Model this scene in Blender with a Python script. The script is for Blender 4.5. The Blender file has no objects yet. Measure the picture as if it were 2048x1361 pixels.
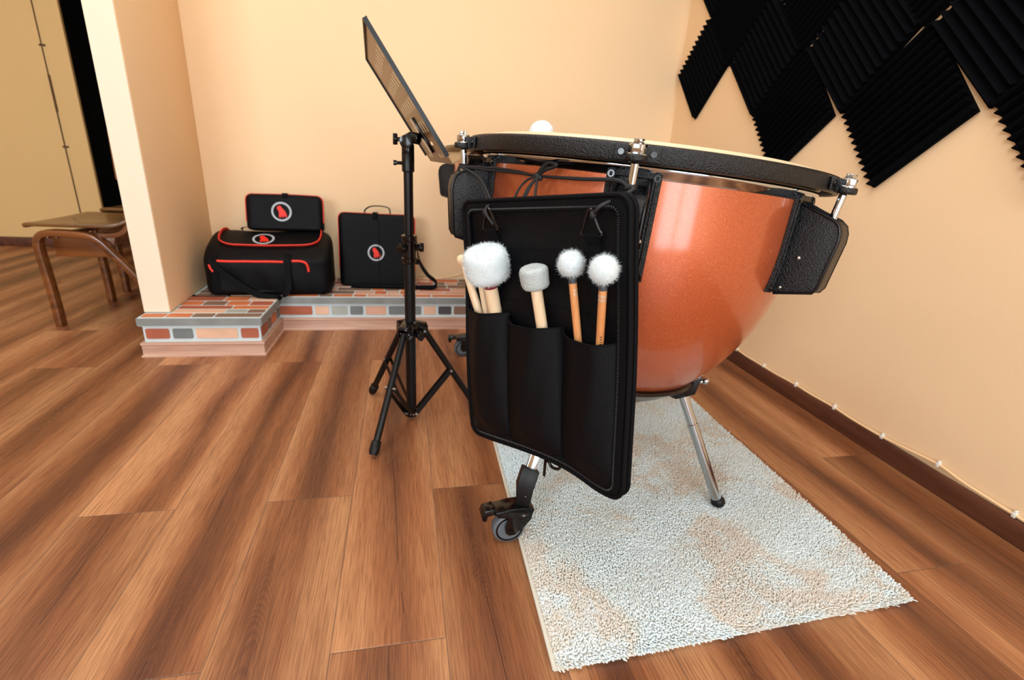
import bpy, bmesh, math, random
import numpy as np
from mathutils import Vector, Matrix
from mathutils.bvhtree import BVHTree
random.seed(7); RNG = np.random.default_rng(7)
PI = math.pi
scene = bpy.context.scene
COL = scene.collection

# ------------------------------------------------------------------ camera
F = 994.0; PITCH = math.radians(19.82); ROLL = math.radians(3.41); YAW = math.radians(11.87); H = 0.79
def _rz(a): return np.array([[math.cos(a), -math.sin(a), 0], [math.sin(a), math.cos(a), 0], [0, 0, 1]])
def _rx(a): return np.array([[1, 0, 0], [0, math.cos(a), -math.sin(a)], [0, math.sin(a), math.cos(a)]])
R = _rz(-YAW) @ _rx(PI/2 - PITCH) @ _rz(ROLL)
C = np.array([0, 0, H])
cam = bpy.data.cameras.new('camera'); cam.sensor_width = 36.0; cam.lens = F/2048*36
cam.clip_start = 0.05; cam.dof.use_dof = True; cam.dof.focus_distance = 0.9; cam.dof.aperture_fstop = 4.5
camo = bpy.data.objects.new('camera', cam); COL.objects.link(camo)
m4 = Matrix.Identity(4)
for i in range(3):
    for j in range(3): m4[i][j] = R[i, j]
m4.translation = Vector(C); camo.matrix_world = m4; scene.camera = camo
# measuring helpers: a sight line of the photograph met with a real plane of the room
def ray(x, y): return R @ np.array([(x-1024)/F, -(y-680.5)/F, -1])
def onz(x, y, z=0): r = ray(x, y); return C + r*(z-C[2])/r[2]
def onx(x, y, X): r = ray(x, y); return C + r*(X-C[0])/r[0]
def ony(x, y, Y): r = ray(x, y); return C + r*(Y-C[1])/r[1]
def onpl(x, y, p, n): r = ray(x, y); return C + r*((p-C) @ n)/(r @ n)

# ------------------------------------------------------------------ view, world, daylight
scene.view_settings.view_transform = 'Standard'; scene.view_settings.look = 'None'
scene.view_settings.gamma = 1.0; scene.view_settings.use_curve_mapping = False
scene.view_settings.exposure = -0.12
w = bpy.data.worlds.new('world'); scene.world = w; w.use_nodes = True
bg = w.node_tree.nodes['Background']; bg.inputs[0].default_value = (0.80, 0.90, 1.0, 1); bg.inputs[1].default_value = 3.0
def area(name, loc, rot, sx, sy, power, col):
    l = bpy.data.lights.new(name, 'AREA'); l.shape = 'RECTANGLE'; l.size = sx; l.size_y = sy; l.energy = power; l.color = col
    o = bpy.data.objects.new(name, l); o.location = loc; o.rotation_euler = rot; COL.objects.link(o); return o
WIN = [(0.62, 1.30, 1.17, 2.1), (-1.9, 1.6, 1.5, 1.25)]       # windows of the wall behind the camera: centre x, width, centre z, height
YB = -2.2
for k, (wx, ww, wz, wh) in enumerate(WIN):
    area('window_daylight', (wx, YB-0.03, wz), (math.radians(90), 0, 0), ww*0.96, wh*0.96, [60, 98][k], (0.84, 0.94, 1.0))
area('overhead_fill', (-0.25, 0.75, 2.6), (0, 0, 0), 1.6, 1.2, 44, (0.94, 0.97, 1.0))  # added soft fill overhead to brighten the room, no known fixture
area('overhead_fill', (-2.6, 2.2, 2.6), (0, 0, 0), 0.6, 0.6, 12, (1.0, 0.95, 0.88))  # second added fill, over the left part of the room

# ------------------------------------------------------------------ materials
def lin(c):
    return tuple((v/255/12.92 if v/255 <= .04045 else ((v/255+.055)/1.055)**2.4) for v in c) + (1,)
class NT:
    def __init__(s, name):
        s.m = bpy.data.materials.new(name); s.m.use_nodes = True; s.t = s.m.node_tree; s.b = s.t.nodes['Principled BSDF']
    def n(s, typ, **kw):
        x = s.t.nodes.new(typ)
        for k, v in kw.items():
            if k.startswith('_'): setattr(x, k[1:], v)
            else: x.inputs[k].default_value = v
        return x
    def l(s, a, b): s.t.links.new(a, b)
    def math(s, op, a, b=None, c=None):
        x = s.n('ShaderNodeMath', _operation=op)
        for i, v in enumerate((a, b, c)):
            if v is None: continue
            if isinstance(v, (int, float)): x.inputs[i].default_value = v
            else: s.l(v, x.inputs[i])
        return x.outputs[0]
    def ramp(s, fac, stops, interp='LINEAR'):
        x = s.n('ShaderNodeValToRGB'); cr = x.color_ramp; cr.interpolation = interp
        while len(cr.elements) < len(stops): cr.elements.new(0.5)
        for e, (p, c) in zip(cr.elements, stops): e.position = p; e.color = c if len(c) == 4 else lin(c)
        s.l(fac, x.inputs[0]); return x.outputs[0]
    def mix(s, fac, a, b, blend='MIX'):
        x = s.n('ShaderNodeMix', _data_type='RGBA', _blend_type=blend)
        for sock, v in ((x.inputs[0], fac), (x.inputs[6], a), (x.inputs[7], b)):
            if isinstance(v, (int, float, tuple)): sock.default_value = v
            else: s.l(v, sock)
        return x.outputs[2]
    def bump(s, h, strength=.3, dist=.001):
        x = s.n('ShaderNodeBump', Strength=strength, Distance=dist); s.l(h, x.inputs['Height']); s.l(x.outputs[0], s.b.inputs['Normal']); return x
def simple(name, col, rough=.5, metal=0., noise=0, nscale=200, bump=0., bdist=.001, coat=0, spec=.5, sheen=0, var=.0):
    s = NT(name); b = s.b; c = lin(col)
    b.inputs['Base Color'].default_value = c; b.inputs['Roughness'].default_value = rough; b.inputs['Metallic'].default_value = metal
    b.inputs['Coat Weight'].default_value = coat; b.inputs['Coat Roughness'].default_value = .05
    b.inputs['Specular IOR Level'].default_value = spec; b.inputs['Sheen Weight'].default_value = sheen
    if bump or var:
        tc = s.n('ShaderNodeTexCoord'); nz = s.n('ShaderNodeTexNoise', Scale=nscale, Detail=3.0); s.l(tc.outputs['Object'], nz.inputs['Vector'])
        if bump: s.bump(nz.outputs[0], bump, bdist)
        if var:
            n2 = s.n('ShaderNodeTexNoise', Scale=nscale*.15, Detail=4.0); s.l(tc.outputs['Object'], n2.inputs['Vector'])
            dk = tuple(v*(1-var) for v in c[:3])+(1,); s.l(s.mix(n2.outputs[0], dk, tuple(min(1, v*(1+var)) for v in c[:3])+(1,)), b.inputs['Base Color'])
    return s.m
def wall_mat(name, col):
    s = NT(name); tc = s.n('ShaderNodeTexCoord')
    n1 = s.n('ShaderNodeTexNoise', Scale=1.3, Detail=3.0); n2 = s.n('ShaderNodeTexNoise', Scale=160.0, Detail=2.0); n3 = s.n('ShaderNodeTexNoise', Scale=14.0, Detail=3.0)
    for q in (n1, n2, n3): s.l(tc.outputs['Object'], q.inputs['Vector'])
    c = lin(col); s.l(s.mix(n1.outputs[0], tuple(v*.96 for v in c[:3])+(1,), tuple(min(1, v*1.04) for v in c[:3])+(1,)), s.b.inputs['Base Color'])
    s.b.inputs['Roughness'].default_value = .75
    s.bump(s.math('ADD', n2.outputs[0], s.math('MULTIPLY', n3.outputs[0], 2.0)), .12, .002)
    return s.m
M = {}
M['wall'] = wall_mat('wall_paint', (238, 205, 163))
M['cream'] = wall_mat('pale_lit_paint', (226, 212, 188))  # paler than the wall paint, window light partly put into the colour
M['far_wall'] = wall_mat('far_wall_paint', (232, 198, 138))
M['ceiling'] = wall_mat('ceiling_paint', (240, 236, 226))
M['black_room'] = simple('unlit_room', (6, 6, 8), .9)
M['powder'] = simple('black_crackle_paint', (8, 9, 12), .3, 0, nscale=430, bump=1.0, bdist=.0020, spec=.4)
M['powder_fine'] = simple('black_satin_paint', (6, 7, 9), .35, 0, nscale=900, bump=.15, bdist=.0004, spec=.3)
M['gloss_black'] = simple('gloss_black_plastic', (5, 5, 7), .16, spec=.45)
M['matte_black'] = simple('matte_black_plastic', (6, 6, 8), .45, spec=.3)
M['recess'] = simple('bracket_recess', (9, 9, 11), .45)
M['rubber'] = simple('black_rubber', (7, 7, 8), .5, spec=.3)
M['tyre'] = simple('grey_tyre', (88, 96, 102), .5)
M['chrome'] = simple('chrome', (196, 206, 214), .09, 1.0)
M['steel'] = simple('brushed_steel', (190, 190, 188), .25, 1.0)
M['cloth'] = simple('black_nylon', (5, 6, 9), .45, nscale=700, bump=1.0, bdist=.0009, spec=.13)
M['strap'] = simple('black_webbing', (7, 8, 11), .65, nscale=1500, bump=.5, bdist=.0006, spec=.10)
M['red'] = simple('red_zip_tape', (226, 52, 34), .6, nscale=900, bump=.3)
M['logo_red'] = simple('red_print', (222, 40, 24), .6)
M['logo_grey'] = simple('grey_print', (168, 174, 180), .6)
M['felt'] = simple('white_felt', (206, 215, 217), .95, nscale=500, bump=.4, bdist=.001, sheen=.3)
M['grey_felt'] = simple('grey_felt', (170, 176, 174), .95, nscale=260, bump=.9, bdist=.002, var=.15)
M['head'] = simple('drum_skin', (208, 186, 152), .35, spec=.4)
M['foam'] = simple('black_foam', (3, 4, 7), .95, nscale=900, bump=.5, bdist=.001, spec=.08)
M['cable'] = simple('cream_cable', (240, 204, 156), .5)
M['clip'] = simple('clear_white_clip', (226, 224, 216), .3)
M['grout'] = simple('grout', (196, 208, 210), .85, nscale=120, bump=.5, bdist=.002, var=.12)
M['slab_edge'] = simple('slab_edge_stone', (126, 130, 128), .45, nscale=90, bump=.5, bdist=.002, var=.35)
TC = {'terra': (196, 112, 66), 'pink': (208, 160, 136), 'rust': (164, 88, 62), 'grey': (110, 116, 116), 'dark': (70, 66, 70), 'brown': (126, 98, 80), 'pale': (216, 174, 146), 'sage': (160, 164, 156)}
for k, c in TC.items(): M['t_'+k] = simple('tile_'+k, c, .6, nscale=110, bump=.5, bdist=.0015, var=.2)
def wood(name, c1, c2, scale=1.0, axis='Z', rough=.45, coat=.1):
    s = NT(name); tc = s.n('ShaderNodeTexCoord'); mp = s.n('ShaderNodeMapping'); s.l(tc.outputs['Object'], mp.inputs[0])
    sc = [60*scale]*3; sc['XYZ'.index(axis)] = 4*scale; mp.inputs['Scale'].default_value = sc
    nz = s.n('ShaderNodeTexNoise', Scale=1.0, Detail=5.0, Distortion=.6); s.l(mp.outputs[0], nz.inputs['Vector'])
    s.l(s.ramp(nz.outputs[0], [(.3, c1), (.7, c2)]), s.b.inputs['Base Color']); s.b.inputs['Roughness'].default_value = rough; s.b.inputs['Coat Weight'].default_value = coat
    s.bump(nz.outputs[0], .1, .0005); return s.m
M['maple'] = wood('maple_stick', (212, 180, 142), (234, 208, 172))
M['bamboo'] = wood('bamboo_stick', (188, 118, 66), (220, 156, 98))
M['chair_wood'] = wood('chair_wood', (74, 38, 15), (132, 78, 36), .5, 'X', .3, .4)
M['seat_wood'] = wood('seat_wood', (96, 62, 28), (128, 90, 46), .5, 'X', .35, .3)
M['skirt_light'] = wood('light_skirting', (170, 128, 108), (206, 170, 148), .6, 'X', .5)
M['skirt_dark'] = wood('dark_skirting', (66, 36, 26), (104, 62, 44), .6, 'Y', .4)
def copper():
    s = NT('copper_fibreglass'); tc = s.n('ShaderNodeTexCoord')
    fl = s.n('ShaderNodeTexNoise', Scale=900.0, Detail=2.0); s.l(tc.outputs['Object'], fl.inputs['Vector'])
    col = s.ramp(fl.outputs[0], [(.3, (160, 70, 32)), (.62, (196, 96, 52)), (.8, (232, 160, 116))])
    s.l(col, s.b.inputs['Base Color']); s.b.inputs['Metallic'].default_value = .45; s.b.inputs['Roughness'].default_value = .42
    s.b.inputs['Coat Weight'].default_value = .9; s.b.inputs['Coat Roughness'].default_value = .14
    s.bump(fl.outputs[0], .06, .0004); return s.m
M['copper'] = copper()
def floor_mat():
    s = NT('oak_laminate'); tc = s.n('ShaderNodeTexCoord'); mp = s.n('ShaderNodeMapping'); s.l(tc.outputs['Object'], mp.inputs[0])
    mp.inputs['Rotation'].default_value = (0, 0, -math.radians(1.04))
    sx = s.n('ShaderNodeSeparateXYZ'); s.l(mp.outputs[0], sx.inputs[0])
    PW, PL = .1935, 1.29
    u = s.math('DIVIDE', s.math('ADD', sx.outputs[0], .132), PW); k = s.math('FLOOR', u); fu = s.math('SUBTRACT', u, k)
    odd = s.math('FLOORED_MODULO', k, 2.0)
    v = s.math('DIVIDE', s.math('SUBTRACT', s.math('SUBTRACT', sx.outputs[1], .642), s.math('MULTIPLY', odd, .42)), PL); j = s.math('FLOOR', v); fv = s.math('SUBTRACT', v, j)
    cmb = s.n('ShaderNodeCombineXYZ'); s.l(k, cmb.inputs[0]); s.l(j, cmb.inputs[1])
    wn = s.n('ShaderNodeTexWhiteNoise'); s.l(cmb.outputs[0], wn.inputs[0])
    # grain space: stretched along the board, shifted per board
    off = s.n('ShaderNodeVectorMath', _operation='SCALE'); s.l(wn.outputs['Color'], off.inputs[0]); off.inputs['Scale'].default_value = 37.0
    def grain(sxv, syv, sc, det, dist):
        m = s.n('ShaderNodeMapping'); m.inputs['Scale'].default_value = (sxv, syv, 1); s.l(mp.outputs[0], m.inputs[0])
        ad = s.n('ShaderNodeVectorMath', _operation='ADD'); s.l(m.outputs[0], ad.inputs[0]); s.l(off.outputs[0], ad.inputs[1])
        nz = s.n('ShaderNodeTexNoise', Scale=sc, Detail=det, Distortion=dist); s.l(ad.outputs[0], nz.inputs['Vector']); return nz.outputs[0], ad
    broad, ad = grain(8.0, .55, 1.0, 2.0, .3)
    mid, _ = grain(38, 1.6, 1.0, 4.0, .5)
    fine, _ = grain(520, 9, 1.0, 2.0, .2)
    pore, _ = grain(900, 22, 1.0, 1.0, .1)
    # cathedral figure: contour lines of a smooth stretched field, only near the heart of the board
    def field(sxv, syv, det, dist):
        m = s.n('ShaderNodeMapping'); m.inputs['Scale'].default_value = (sxv, syv, 1); s.l(mp.outputs[0], m.inputs[0])
        ad2 = s.n('ShaderNodeVectorMath', _operation='ADD'); s.l(m.outputs[0], ad2.inputs[0]); s.l(off.outputs[0], ad2.inputs[1])
        rn = s.n('ShaderNodeTexNoise', Scale=1.0, Detail=det, Distortion=dist); s.l(ad2.outputs[0], rn.inputs['Vector']); return rn.outputs[0]
    sepw = s.n('ShaderNodeSeparateColor'); s.l(wn.outputs['Color'], sepw.inputs[0])
    drift = s.math('MULTIPLY', s.math('SUBTRACT', field(.01, .75, 2.0, .0), .5), .75)
    heart = s.math('ADD', s.math('ADD', .42, s.math('MULTIPLY', sepw.outputs[0], .35)), drift)
    dx = s.math('MULTIPLY', s.math('SUBTRACT', fu, heart), PW); adx = s.math('ABSOLUTE', dx)
    phase = s.math('ADD', s.math('ADD', sx.outputs[1], s.math('MULTIPLY', s.math('MULTIPLY', dx, dx), 95.0)), s.math('MULTIPLY', field(7, 2.5, 3.0, .3), .35))
    rings = s.math('ADD', s.math('MULTIPLY', s.math('SINE', s.math('MULTIPLY', phase, 330.0)), .5), .5)
    prox = s.math('SUBTRACT', 1.0, s.math('MINIMUM', s.math('DIVIDE', adx, .042), 1.0))
    zone = s.math('MULTIPLY', prox, s.math('MINIMUM', s.math('MAXIMUM', s.math('MULTIPLY', s.math('SUBTRACT', field(2.0, 1.9, 1.0, .0), .42), 6.0), .12), 1.0))
    brk = s.math('GREATER_THAN', field(3.0, 3.2, 1.0, .0), .50)
    crack = s.math('MULTIPLY', brk, s.math('LESS_THAN', s.math('ABSOLUTE', s.math('ADD', dx, s.math('MULTIPLY', s.math('SUBTRACT', mid, .5), .006))), .0007))
    tonev = s.math('ADD', s.math('ADD', s.math('MULTIPLY', broad, .62), s.math('MULTIPLY', mid, .16)), s.math('MULTIPLY', s.math('MINIMUM', s.math('DIVIDE', adx, .09), 1.0), .22))
    base = s.ramp(tonev, [(.34, (120, 72, 44)), (.48, (164, 105, 66)), (.66, (206, 150, 104))])
    base = s.mix(s.math('MULTIPLY', zone, .42), base, lin((104, 60, 36)))
    base = s.mix(s.math('MULTIPLY', s.math('MULTIPLY', rings, zone), .42), base, lin((88, 48, 30)))
    tone = s.ramp(wn.outputs['Value'], [(0, (212, 208, 205)), (1, (255, 255, 255))])
    base = s.mix(1.0, base, tone, 'MULTIPLY')
    fg = s.ramp(s.math('ADD', s.math('MULTIPLY', fine, .6), s.math('MULTIPLY', pore, .4)), [(.40, (176, 160, 148)), (.56, (255, 255, 255))])
    base = s.mix(.7, base, fg, 'MULTIPLY')
    base = s.mix(s.math('MULTIPLY', crack, .8), base, lin((44, 24, 16)))
    du = s.math('MULTIPLY', s.math('MINIMUM', fu, s.math('SUBTRACT', 1.0, fu)), PW); dv = s.math('MULTIPLY', s.math('MINIMUM', fv, s.math('SUBTRACT', 1.0, fv)), PL)
    dd = s.math('MINIMUM', du, dv); seam = s.math('LESS_THAN', dd, .0009)
    base = s.mix(s.math('MULTIPLY', seam, .75), base, lin((98, 74, 60)))
    s.l(base, s.b.inputs['Base Color'])
    s.l(s.ramp(fine, [(.3, (.5, .5, .5, 1)), (.7, (.36, .36, .36, 1))]), s.b.inputs['Roughness'])
    s.b.inputs['Specular IOR Level'].default_value = .45
    hgt = s.math('SUBTRACT', s.math('ADD', s.math('MULTIPLY', fine, .35), s.math('MULTIPLY', s.math('MINIMUM', s.math('DIVIDE', dd, .0025), 1.0), 1.2)), s.math('MULTIPLY', crack, .4))
    s.bump(hgt, .35, .0012); return s.m
M['floor'] = floor_mat()
def rug_mat():
    s = NT('rug_pile'); tc = s.n('ShaderNodeTexCoord'); n1 = s.n('ShaderNodeTexNoise', Scale=3.6, Detail=6.0, Roughness=.68, Distortion=.6); n2 = s.n('ShaderNodeTexNoise', Scale=150.0, Detail=2.0)
    s.l(tc.outputs['Object'], n1.inputs['Vector']); s.l(tc.outputs['Object'], n2.inputs['Vector'])
    c = s.ramp(n1.outputs[0], [(.38, (228, 240, 244)), (.48, (226, 236, 236)), (.555, (222, 210, 194)), (.63, (226, 234, 234))])
    c = s.mix(s.math('MULTIPLY', n2.outputs[0], .35), c, lin((186, 196, 200))); s.l(c, s.b.inputs['Base Color']); s.b.inputs['Roughness'].default_value = .9
    s.b.inputs['Sheen Weight'].default_value = .2; return s.m
M['rug'] = rug_mat()
M['rug_edge'] = simple('rug_edge_binding', (208, 206, 194), .85, nscale=600, bump=.5)

# ------------------------------------------------------------------ mesh helpers
def wloc(o):
    v = Vector((0, 0, 0))
    while o: v = v + o.location; o = o.parent
    return v
def tag(o, label=None, cat=None, group=None, kind=None):
    if label: o['label'] = label
    if cat: o['category'] = cat
    if group: o['group'] = group
    if kind: o['kind'] = kind
    return o
def empty(name, loc, label, cat, group=None):
    o = bpy.data.objects.new(name, None); o.empty_display_size = .05; o.location = loc; COL.objects.link(o); return tag(o, label, cat, group)
class MB:
    def __init__(s): s.v = []; s.f = []; s.m = []
    def add(s, vs, fs, mi=0):
        b = len(s.v); s.v.extend([tuple(map(float, p)) for p in vs]); s.f.extend([tuple(i+b for i in f) for f in fs]); s.m.extend([mi]*len(fs)); return s
    def box(s, lo, hi, mi=0, X=None):
        x0, y0, z0 = lo; x1, y1, z1 = hi
        vs = [(x0,y0,z0),(x1,y0,z0),(x1,y1,z0),(x0,y1,z0),(x0,y0,z1),(x1,y0,z1),(x1,y1,z1),(x0,y1,z1)]
        if X: vs = [X(*p) for p in vs]
        return s.add(vs, [(0,3,2,1),(4,5,6,7),(0,1,5,4),(1,2,6,5),(2,3,7,6),(3,0,4,7)], mi)
    def tube(s, pts, r, seg=12, mi=0, closed=False, cap=True, rx=None, up=None):
        P = [np.array(p, float) for p in pts]; n = len(P); r = list(r) if hasattr(r, '__len__') else [r]*n
        T = []
        for i in range(n):
            a = P[(i-1) % n] if (closed or i > 0) else P[i]; b = P[(i+1) % n] if (closed or i < n-1) else P[i]
            t = b-a; T.append(t/(np.linalg.norm(t)+1e-12))
        u = np.array(up, float) if up is not None else (np.array([0, 0, 1.]) if abs(T[0][2]) < .9 else np.array([1., 0, 0]))
        b0 = len(s.v); vs = []
        for i in range(n):
            t = T[i]
            if up is not None: u = np.array(up, float)
            u = u - t*(u @ t); u /= (np.linalg.norm(u)+1e-12); w_ = np.cross(t, u)
            for k in range(seg):
                a = 2*PI*k/seg; q = (rx if rx else 1.0)
                vs.append(P[i] + r[i]*(math.cos(a)*u + math.sin(a)*w_*q))
        fs = []
        for i in range(n if closed else n-1):
            j = (i+1) % n
            for k in range(seg): fs.append((i*seg+k, i*seg+(k+1) % seg, j*seg+(k+1) % seg, j*seg+k))
        if cap and not closed: fs.append(tuple(range(seg-1, -1, -1))); fs.append(tuple((n-1)*seg+k for k in range(seg)))
        return s.add(vs, fs, mi)
    def ribbon(s, pts, wdir, width, thick, mi=0, closed=False):
        P = [np.array(p, float) for p in pts]; n = len(P); W = np.array(wdir, float); vs = []
        for i in range(n):
            a = P[(i-1) % n] if (closed or i > 0) else P[i]; b = P[(i+1) % n] if (closed or i < n-1) else P[i]
            t = (b-a)/(np.linalg.norm(b-a)+1e-12); w_ = W - t*(W @ t); w_ /= np.linalg.norm(w_); nn = np.cross(t, w_)
            for a_, b_ in ((-1, -1), (1, -1), (1, 1), (-1, 1)): vs.append(P[i] + w_*a_*width/2 + nn*b_*thick/2)
        fs = []
        for i in range(n if closed else n-1):
            j = (i+1) % n
            for k in range(4): fs.append((i*4+k, i*4+(k+1) % 4, j*4+(k+1) % 4, j*4+k))
        if not closed: fs += [(3, 2, 1, 0), tuple((n-1)*4+k for k in range(4))]
        return s.add(vs, fs, mi)
    def lathe(s, prof, X, seg=96, mi=0, closed=False):
        """prof: list of (r,h); X(theta,r,h)->point"""
        n = len(prof); vs = [X(2*PI*k/seg, r, h) for r, h in prof for k in range(seg)]; fs = []
        for i in range(n if closed else n-1):
            j = (i+1) % n
            for k in range(seg): fs.append((i*seg+k, i*seg+(k+1) % seg, j*seg+(k+1) % seg, j*seg+k))
        if not closed:
            if prof[0][0] > 1e-6: fs.append(tuple(range(seg-1, -1, -1)))
            if prof[-1][0] > 1e-6: fs.append(tuple((n-1)*seg+k for k in range(seg)))
        return s.add(vs, fs, mi)
    def prism(s, poly, X, a, b, mi=0):
        """poly list of 2D; X(p,q,t) -> point, extruded t from a to b"""
        n = len(poly); vs = [X(p, q, a) for p, q in poly] + [X(p, q, b) for p, q in poly]
        fs = [tuple(range(n-1, -1, -1)), tuple(range(n, 2*n))] + [(i, (i+1) % n, n+(i+1) % n, n+i) for i in range(n)]
        return s.add(vs, fs, mi)
    def sphere(s, c, r, seg=20, mi=0, sc=(1, 1, 1), ax=None):
        c = np.array(c, float); vs = []; fs = []; nr = seg//2
        for i in range(nr+1):
            th = PI*i/nr
            for k in range(seg):
                ph = 2*PI*k/seg; p = np.array([math.sin(th)*math.cos(ph)*sc[0], math.sin(th)*math.sin(ph)*sc[1], math.cos(th)*sc[2]])*r
                if ax is not None: p = ax @ p
                vs.append(c+p)
        for i in range(nr):
            for k in range(seg): fs.append((i*seg+k, (i+1)*seg+k, (i+1)*seg+(k+1) % seg, i*seg+(k+1) % seg))
        return s.add(vs, fs, mi)
    def build(s, name, mat, parent=None, bevel=0, bseg=2, smooth=35, sub=0):
        me = bpy.data.meshes.new(name); off = np.array(wloc(parent)) if parent else np.zeros(3)
        me.from_pydata([tuple(np.array(v)-off) for v in s.v], [], s.f)
        mats = mat if isinstance(mat, (list, tuple)) else [mat]
        for q in mats: me.materials.append(q)
        bm = bmesh.new(); bm.from_mesh(me)
        for f, mi in zip(bm.faces, s.m): f.material_index = mi
        bmesh.ops.remove_doubles(bm, verts=bm.verts, dist=1e-6)
        bmesh.ops.recalc_face_normals(bm, faces=bm.faces)
        if bevel:
            ed = [e for e in bm.edges if len(e.link_faces) == 2 and e.calc_face_angle(0) > math.radians(28)]
            bmesh.ops.bevel(bm, geom=ed, offset=bevel, segments=bseg, affect='EDGES', profile=.5, clamp_overlap=True)
        for f in bm.faces: f.smooth = True
        bm.to_mesh(me); bm.free(); me.set_sharp_from_angle(angle=math.radians(smooth))
        o = bpy.data.objects.new(name, me); COL.objects.link(o)
        if parent: o.parent = parent
        if sub: md = o.modifiers.new('sub', 'SUBSURF'); md.levels = sub; md.render_levels = sub
        return o
def frame(axis, up=None):
    z = np.array(axis, float); z /= np.linalg.norm(z); u = np.array(up if up is not None else ([0, 0, 1] if abs(z[2]) < .9 else [1, 0, 0]), float)
    x = u - z*(u @ z); x /= np.linalg.norm(x); y = np.cross(z, x); return np.c_[x, y, z]
def axl(c, axis):
    Fm = frame(axis); c = np.array(c, float)
    return lambda th, r, h: c + Fm @ np.array([r*math.cos(th), r*math.sin(th), h])
def catmull(P, n=8, closed=False):
    P = [np.array(p, float) for p in P]; out = []; L = len(P)
    for i in range(L if closed else L-1):
        p0 = P[(i-1) % L] if (closed or i > 0) else P[i]; p1 = P[i]; p2 = P[(i+1) % L]; p3 = P[(i+2) % L] if (closed or i < L-2) else P[(i+1) % L]
        for k in range(n):
            t = k/n; out.append(.5*((2*p1)+(p2-p0)*t+(2*p0-5*p1+4*p2-p3)*t*t+(-p0+3*p1-3*p2+p3)*t**3))
    if not closed: out.append(P[-1])
    return out
def structure(o, label=None): o['kind'] = 'structure'; 
def struct(mb, name, mat, **k): o = mb.build(name, mat, **k); o['kind'] = 'structure'; return o

# ------------------------------------------------------------------ room
ZC = 2.7
mb = MB(); mb.box((-4.6, YB-.2, -.1), (1.6, 4.5, 0)); struct(mb, 'floor', M['floor'])
mb = MB(); mb.box((-4.6, YB-.2, ZC), (1.6, 4.5, ZC+.1)); struct(mb, 'ceiling', M['ceiling'])
mb = MB(); mb.box((1.40, YB-.2, 0), (1.52, 2.9, ZC)); struct(mb, 'wall_right', M['wall'])
mb = MB(); mb.prism([(-1.06, 2.69), (1.40, 2.74), (1.40, 2.86), (-1.06, 2.82)], lambda p, q, t: (p, q, t), 0, ZC); struct(mb, 'wall_back', M['wall'])
# the stub wall standing on the stone ledge: end face and flank
mb = MB(); mb.prism([(-.930, 2.072), (-.965, 2.695), (-1.06, 2.695), (-1.022, 2.072)], lambda p, q, t: (p, q, t), .16, ZC); struct(mb, 'wall_partition', M['wall'], bevel=.003)
mb = MB(); mb.box((-1.021, 2.069, .161), (-.932, 2.0725, ZC-.005)); struct(mb, 'wall_end_lit_face', M['cream'])  # thin sheet on the wall end, carrying the paler, partly painted-in window light
mb = MB(); mb.box((-1.12, 2.82, 0), (-1.06, 4.30, ZC)); struct(mb, 'wall_side', M['far_wall'])
mb = MB(); mb.box((-4.6, 4.28, 0), (-2.25, 4.30, ZC)); mb.box((-2.25, 4.28, 2.1), (-1.1, 4.30, ZC)); struct(mb, 'wall_far', M['far_wall'])
mb = MB(); mb.box((-2.262, 4.274, .05), (-2.248, 4.285, 2.12)); mb.box((-2.40, 4.276, .05), (-2.397, 4.2805, 2.3)); struct(mb, 'trim_2', M['far_wall'], bevel=.002)
mb = MB(); mb.box((-2.399, 4.2735, .06), (-2.393, 4.281, .93)); mb.box((-2.3985, 4.2735, 1.16), (-2.3935, 4.281, 2.25)); mb.box((-2.4, 4.273, .93), (-2.388, 4.281, 1.16)); mb.box((-2.41, 4.273, .70), (-2.375, 4.281, .712)); mb.box((-2.41, 4.273, 1.33), (-2.375, 4.281, 1.342)); struct(mb, 'trim_3', simple('dark_crack', (92, 62, 32), .8))
mb = MB(); mb.box((-4.6, 4.255, 0), (-2.25, 4.28, .065)); struct(mb, 'baseboard_far', M['skirt_dark'], bevel=.003)
mb = MB()   # the dark room behind the doorway
for lo, hi in (((-2.6, 5.6, -.1), (-.9, 5.7, 2.3)), ((-2.7, 4.302, -.1), (-2.6, 5.7, 2.3)), ((-.9, 4.302, -.1), (-.8, 5.7, 2.3)), ((-2.7, 4.302, 2.3), (-.8, 5.7, 2.4)), ((-2.7, 4.302, -.12), (-.8, 5.7, -.02))): mb.box(lo, hi)
struct(mb, 'wall_doorway', M['black_room'])
mb = MB(); mb.box((-4.7, YB-.2, 0), (-4.6, 4.5, ZC)); struct(mb, 'wall_left', M['wall'])
mb = MB(); xs = [-4.6]
for wx, ww, wz, wh in sorted(WIN): xs += [wx-ww/2, wx+ww/2]
xs += [1.6]
for i in range(0, len(xs), 2): mb.box((xs[i], YB-.12, 0), (xs[i+1], YB, ZC))
for wx, ww, wz, wh in WIN: mb.box((wx-ww/2, YB-.12, 0), (wx+ww/2, YB, wz-wh/2)); mb.box((wx-ww/2, YB-.12, wz+wh/2), (wx+ww/2, YB, ZC))
struct(mb, 'wall_front', M['wall'])
M['frame'] = simple('window_frame_white', (235, 235, 232), .4)
for k, (wx, ww, wz, wh) in enumerate(WIN):
    mb = MB(); t = .055; y0, y1 = YB-.02, YB+.02
    mb.box((wx-ww/2, y0, wz-wh/2), (wx-ww/2+t, y1, wz+wh/2)); mb.box((wx+ww/2-t, y0, wz-wh/2), (wx+ww/2, y1, wz+wh/2))
    mb.box((wx-ww/2, y0, wz-wh/2), (wx+ww/2, y1, wz-wh/2+t)); mb.box((wx-ww/2, y0, wz+wh/2-t), (wx+ww/2, y1, wz+wh/2)); mb.box((wx-t*.8, y0, wz-wh/2), (wx+t*.8, y1, wz+wh/2))
    struct(mb, 'window_%d' % (k+1), M['frame'], bevel=.004)
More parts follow.
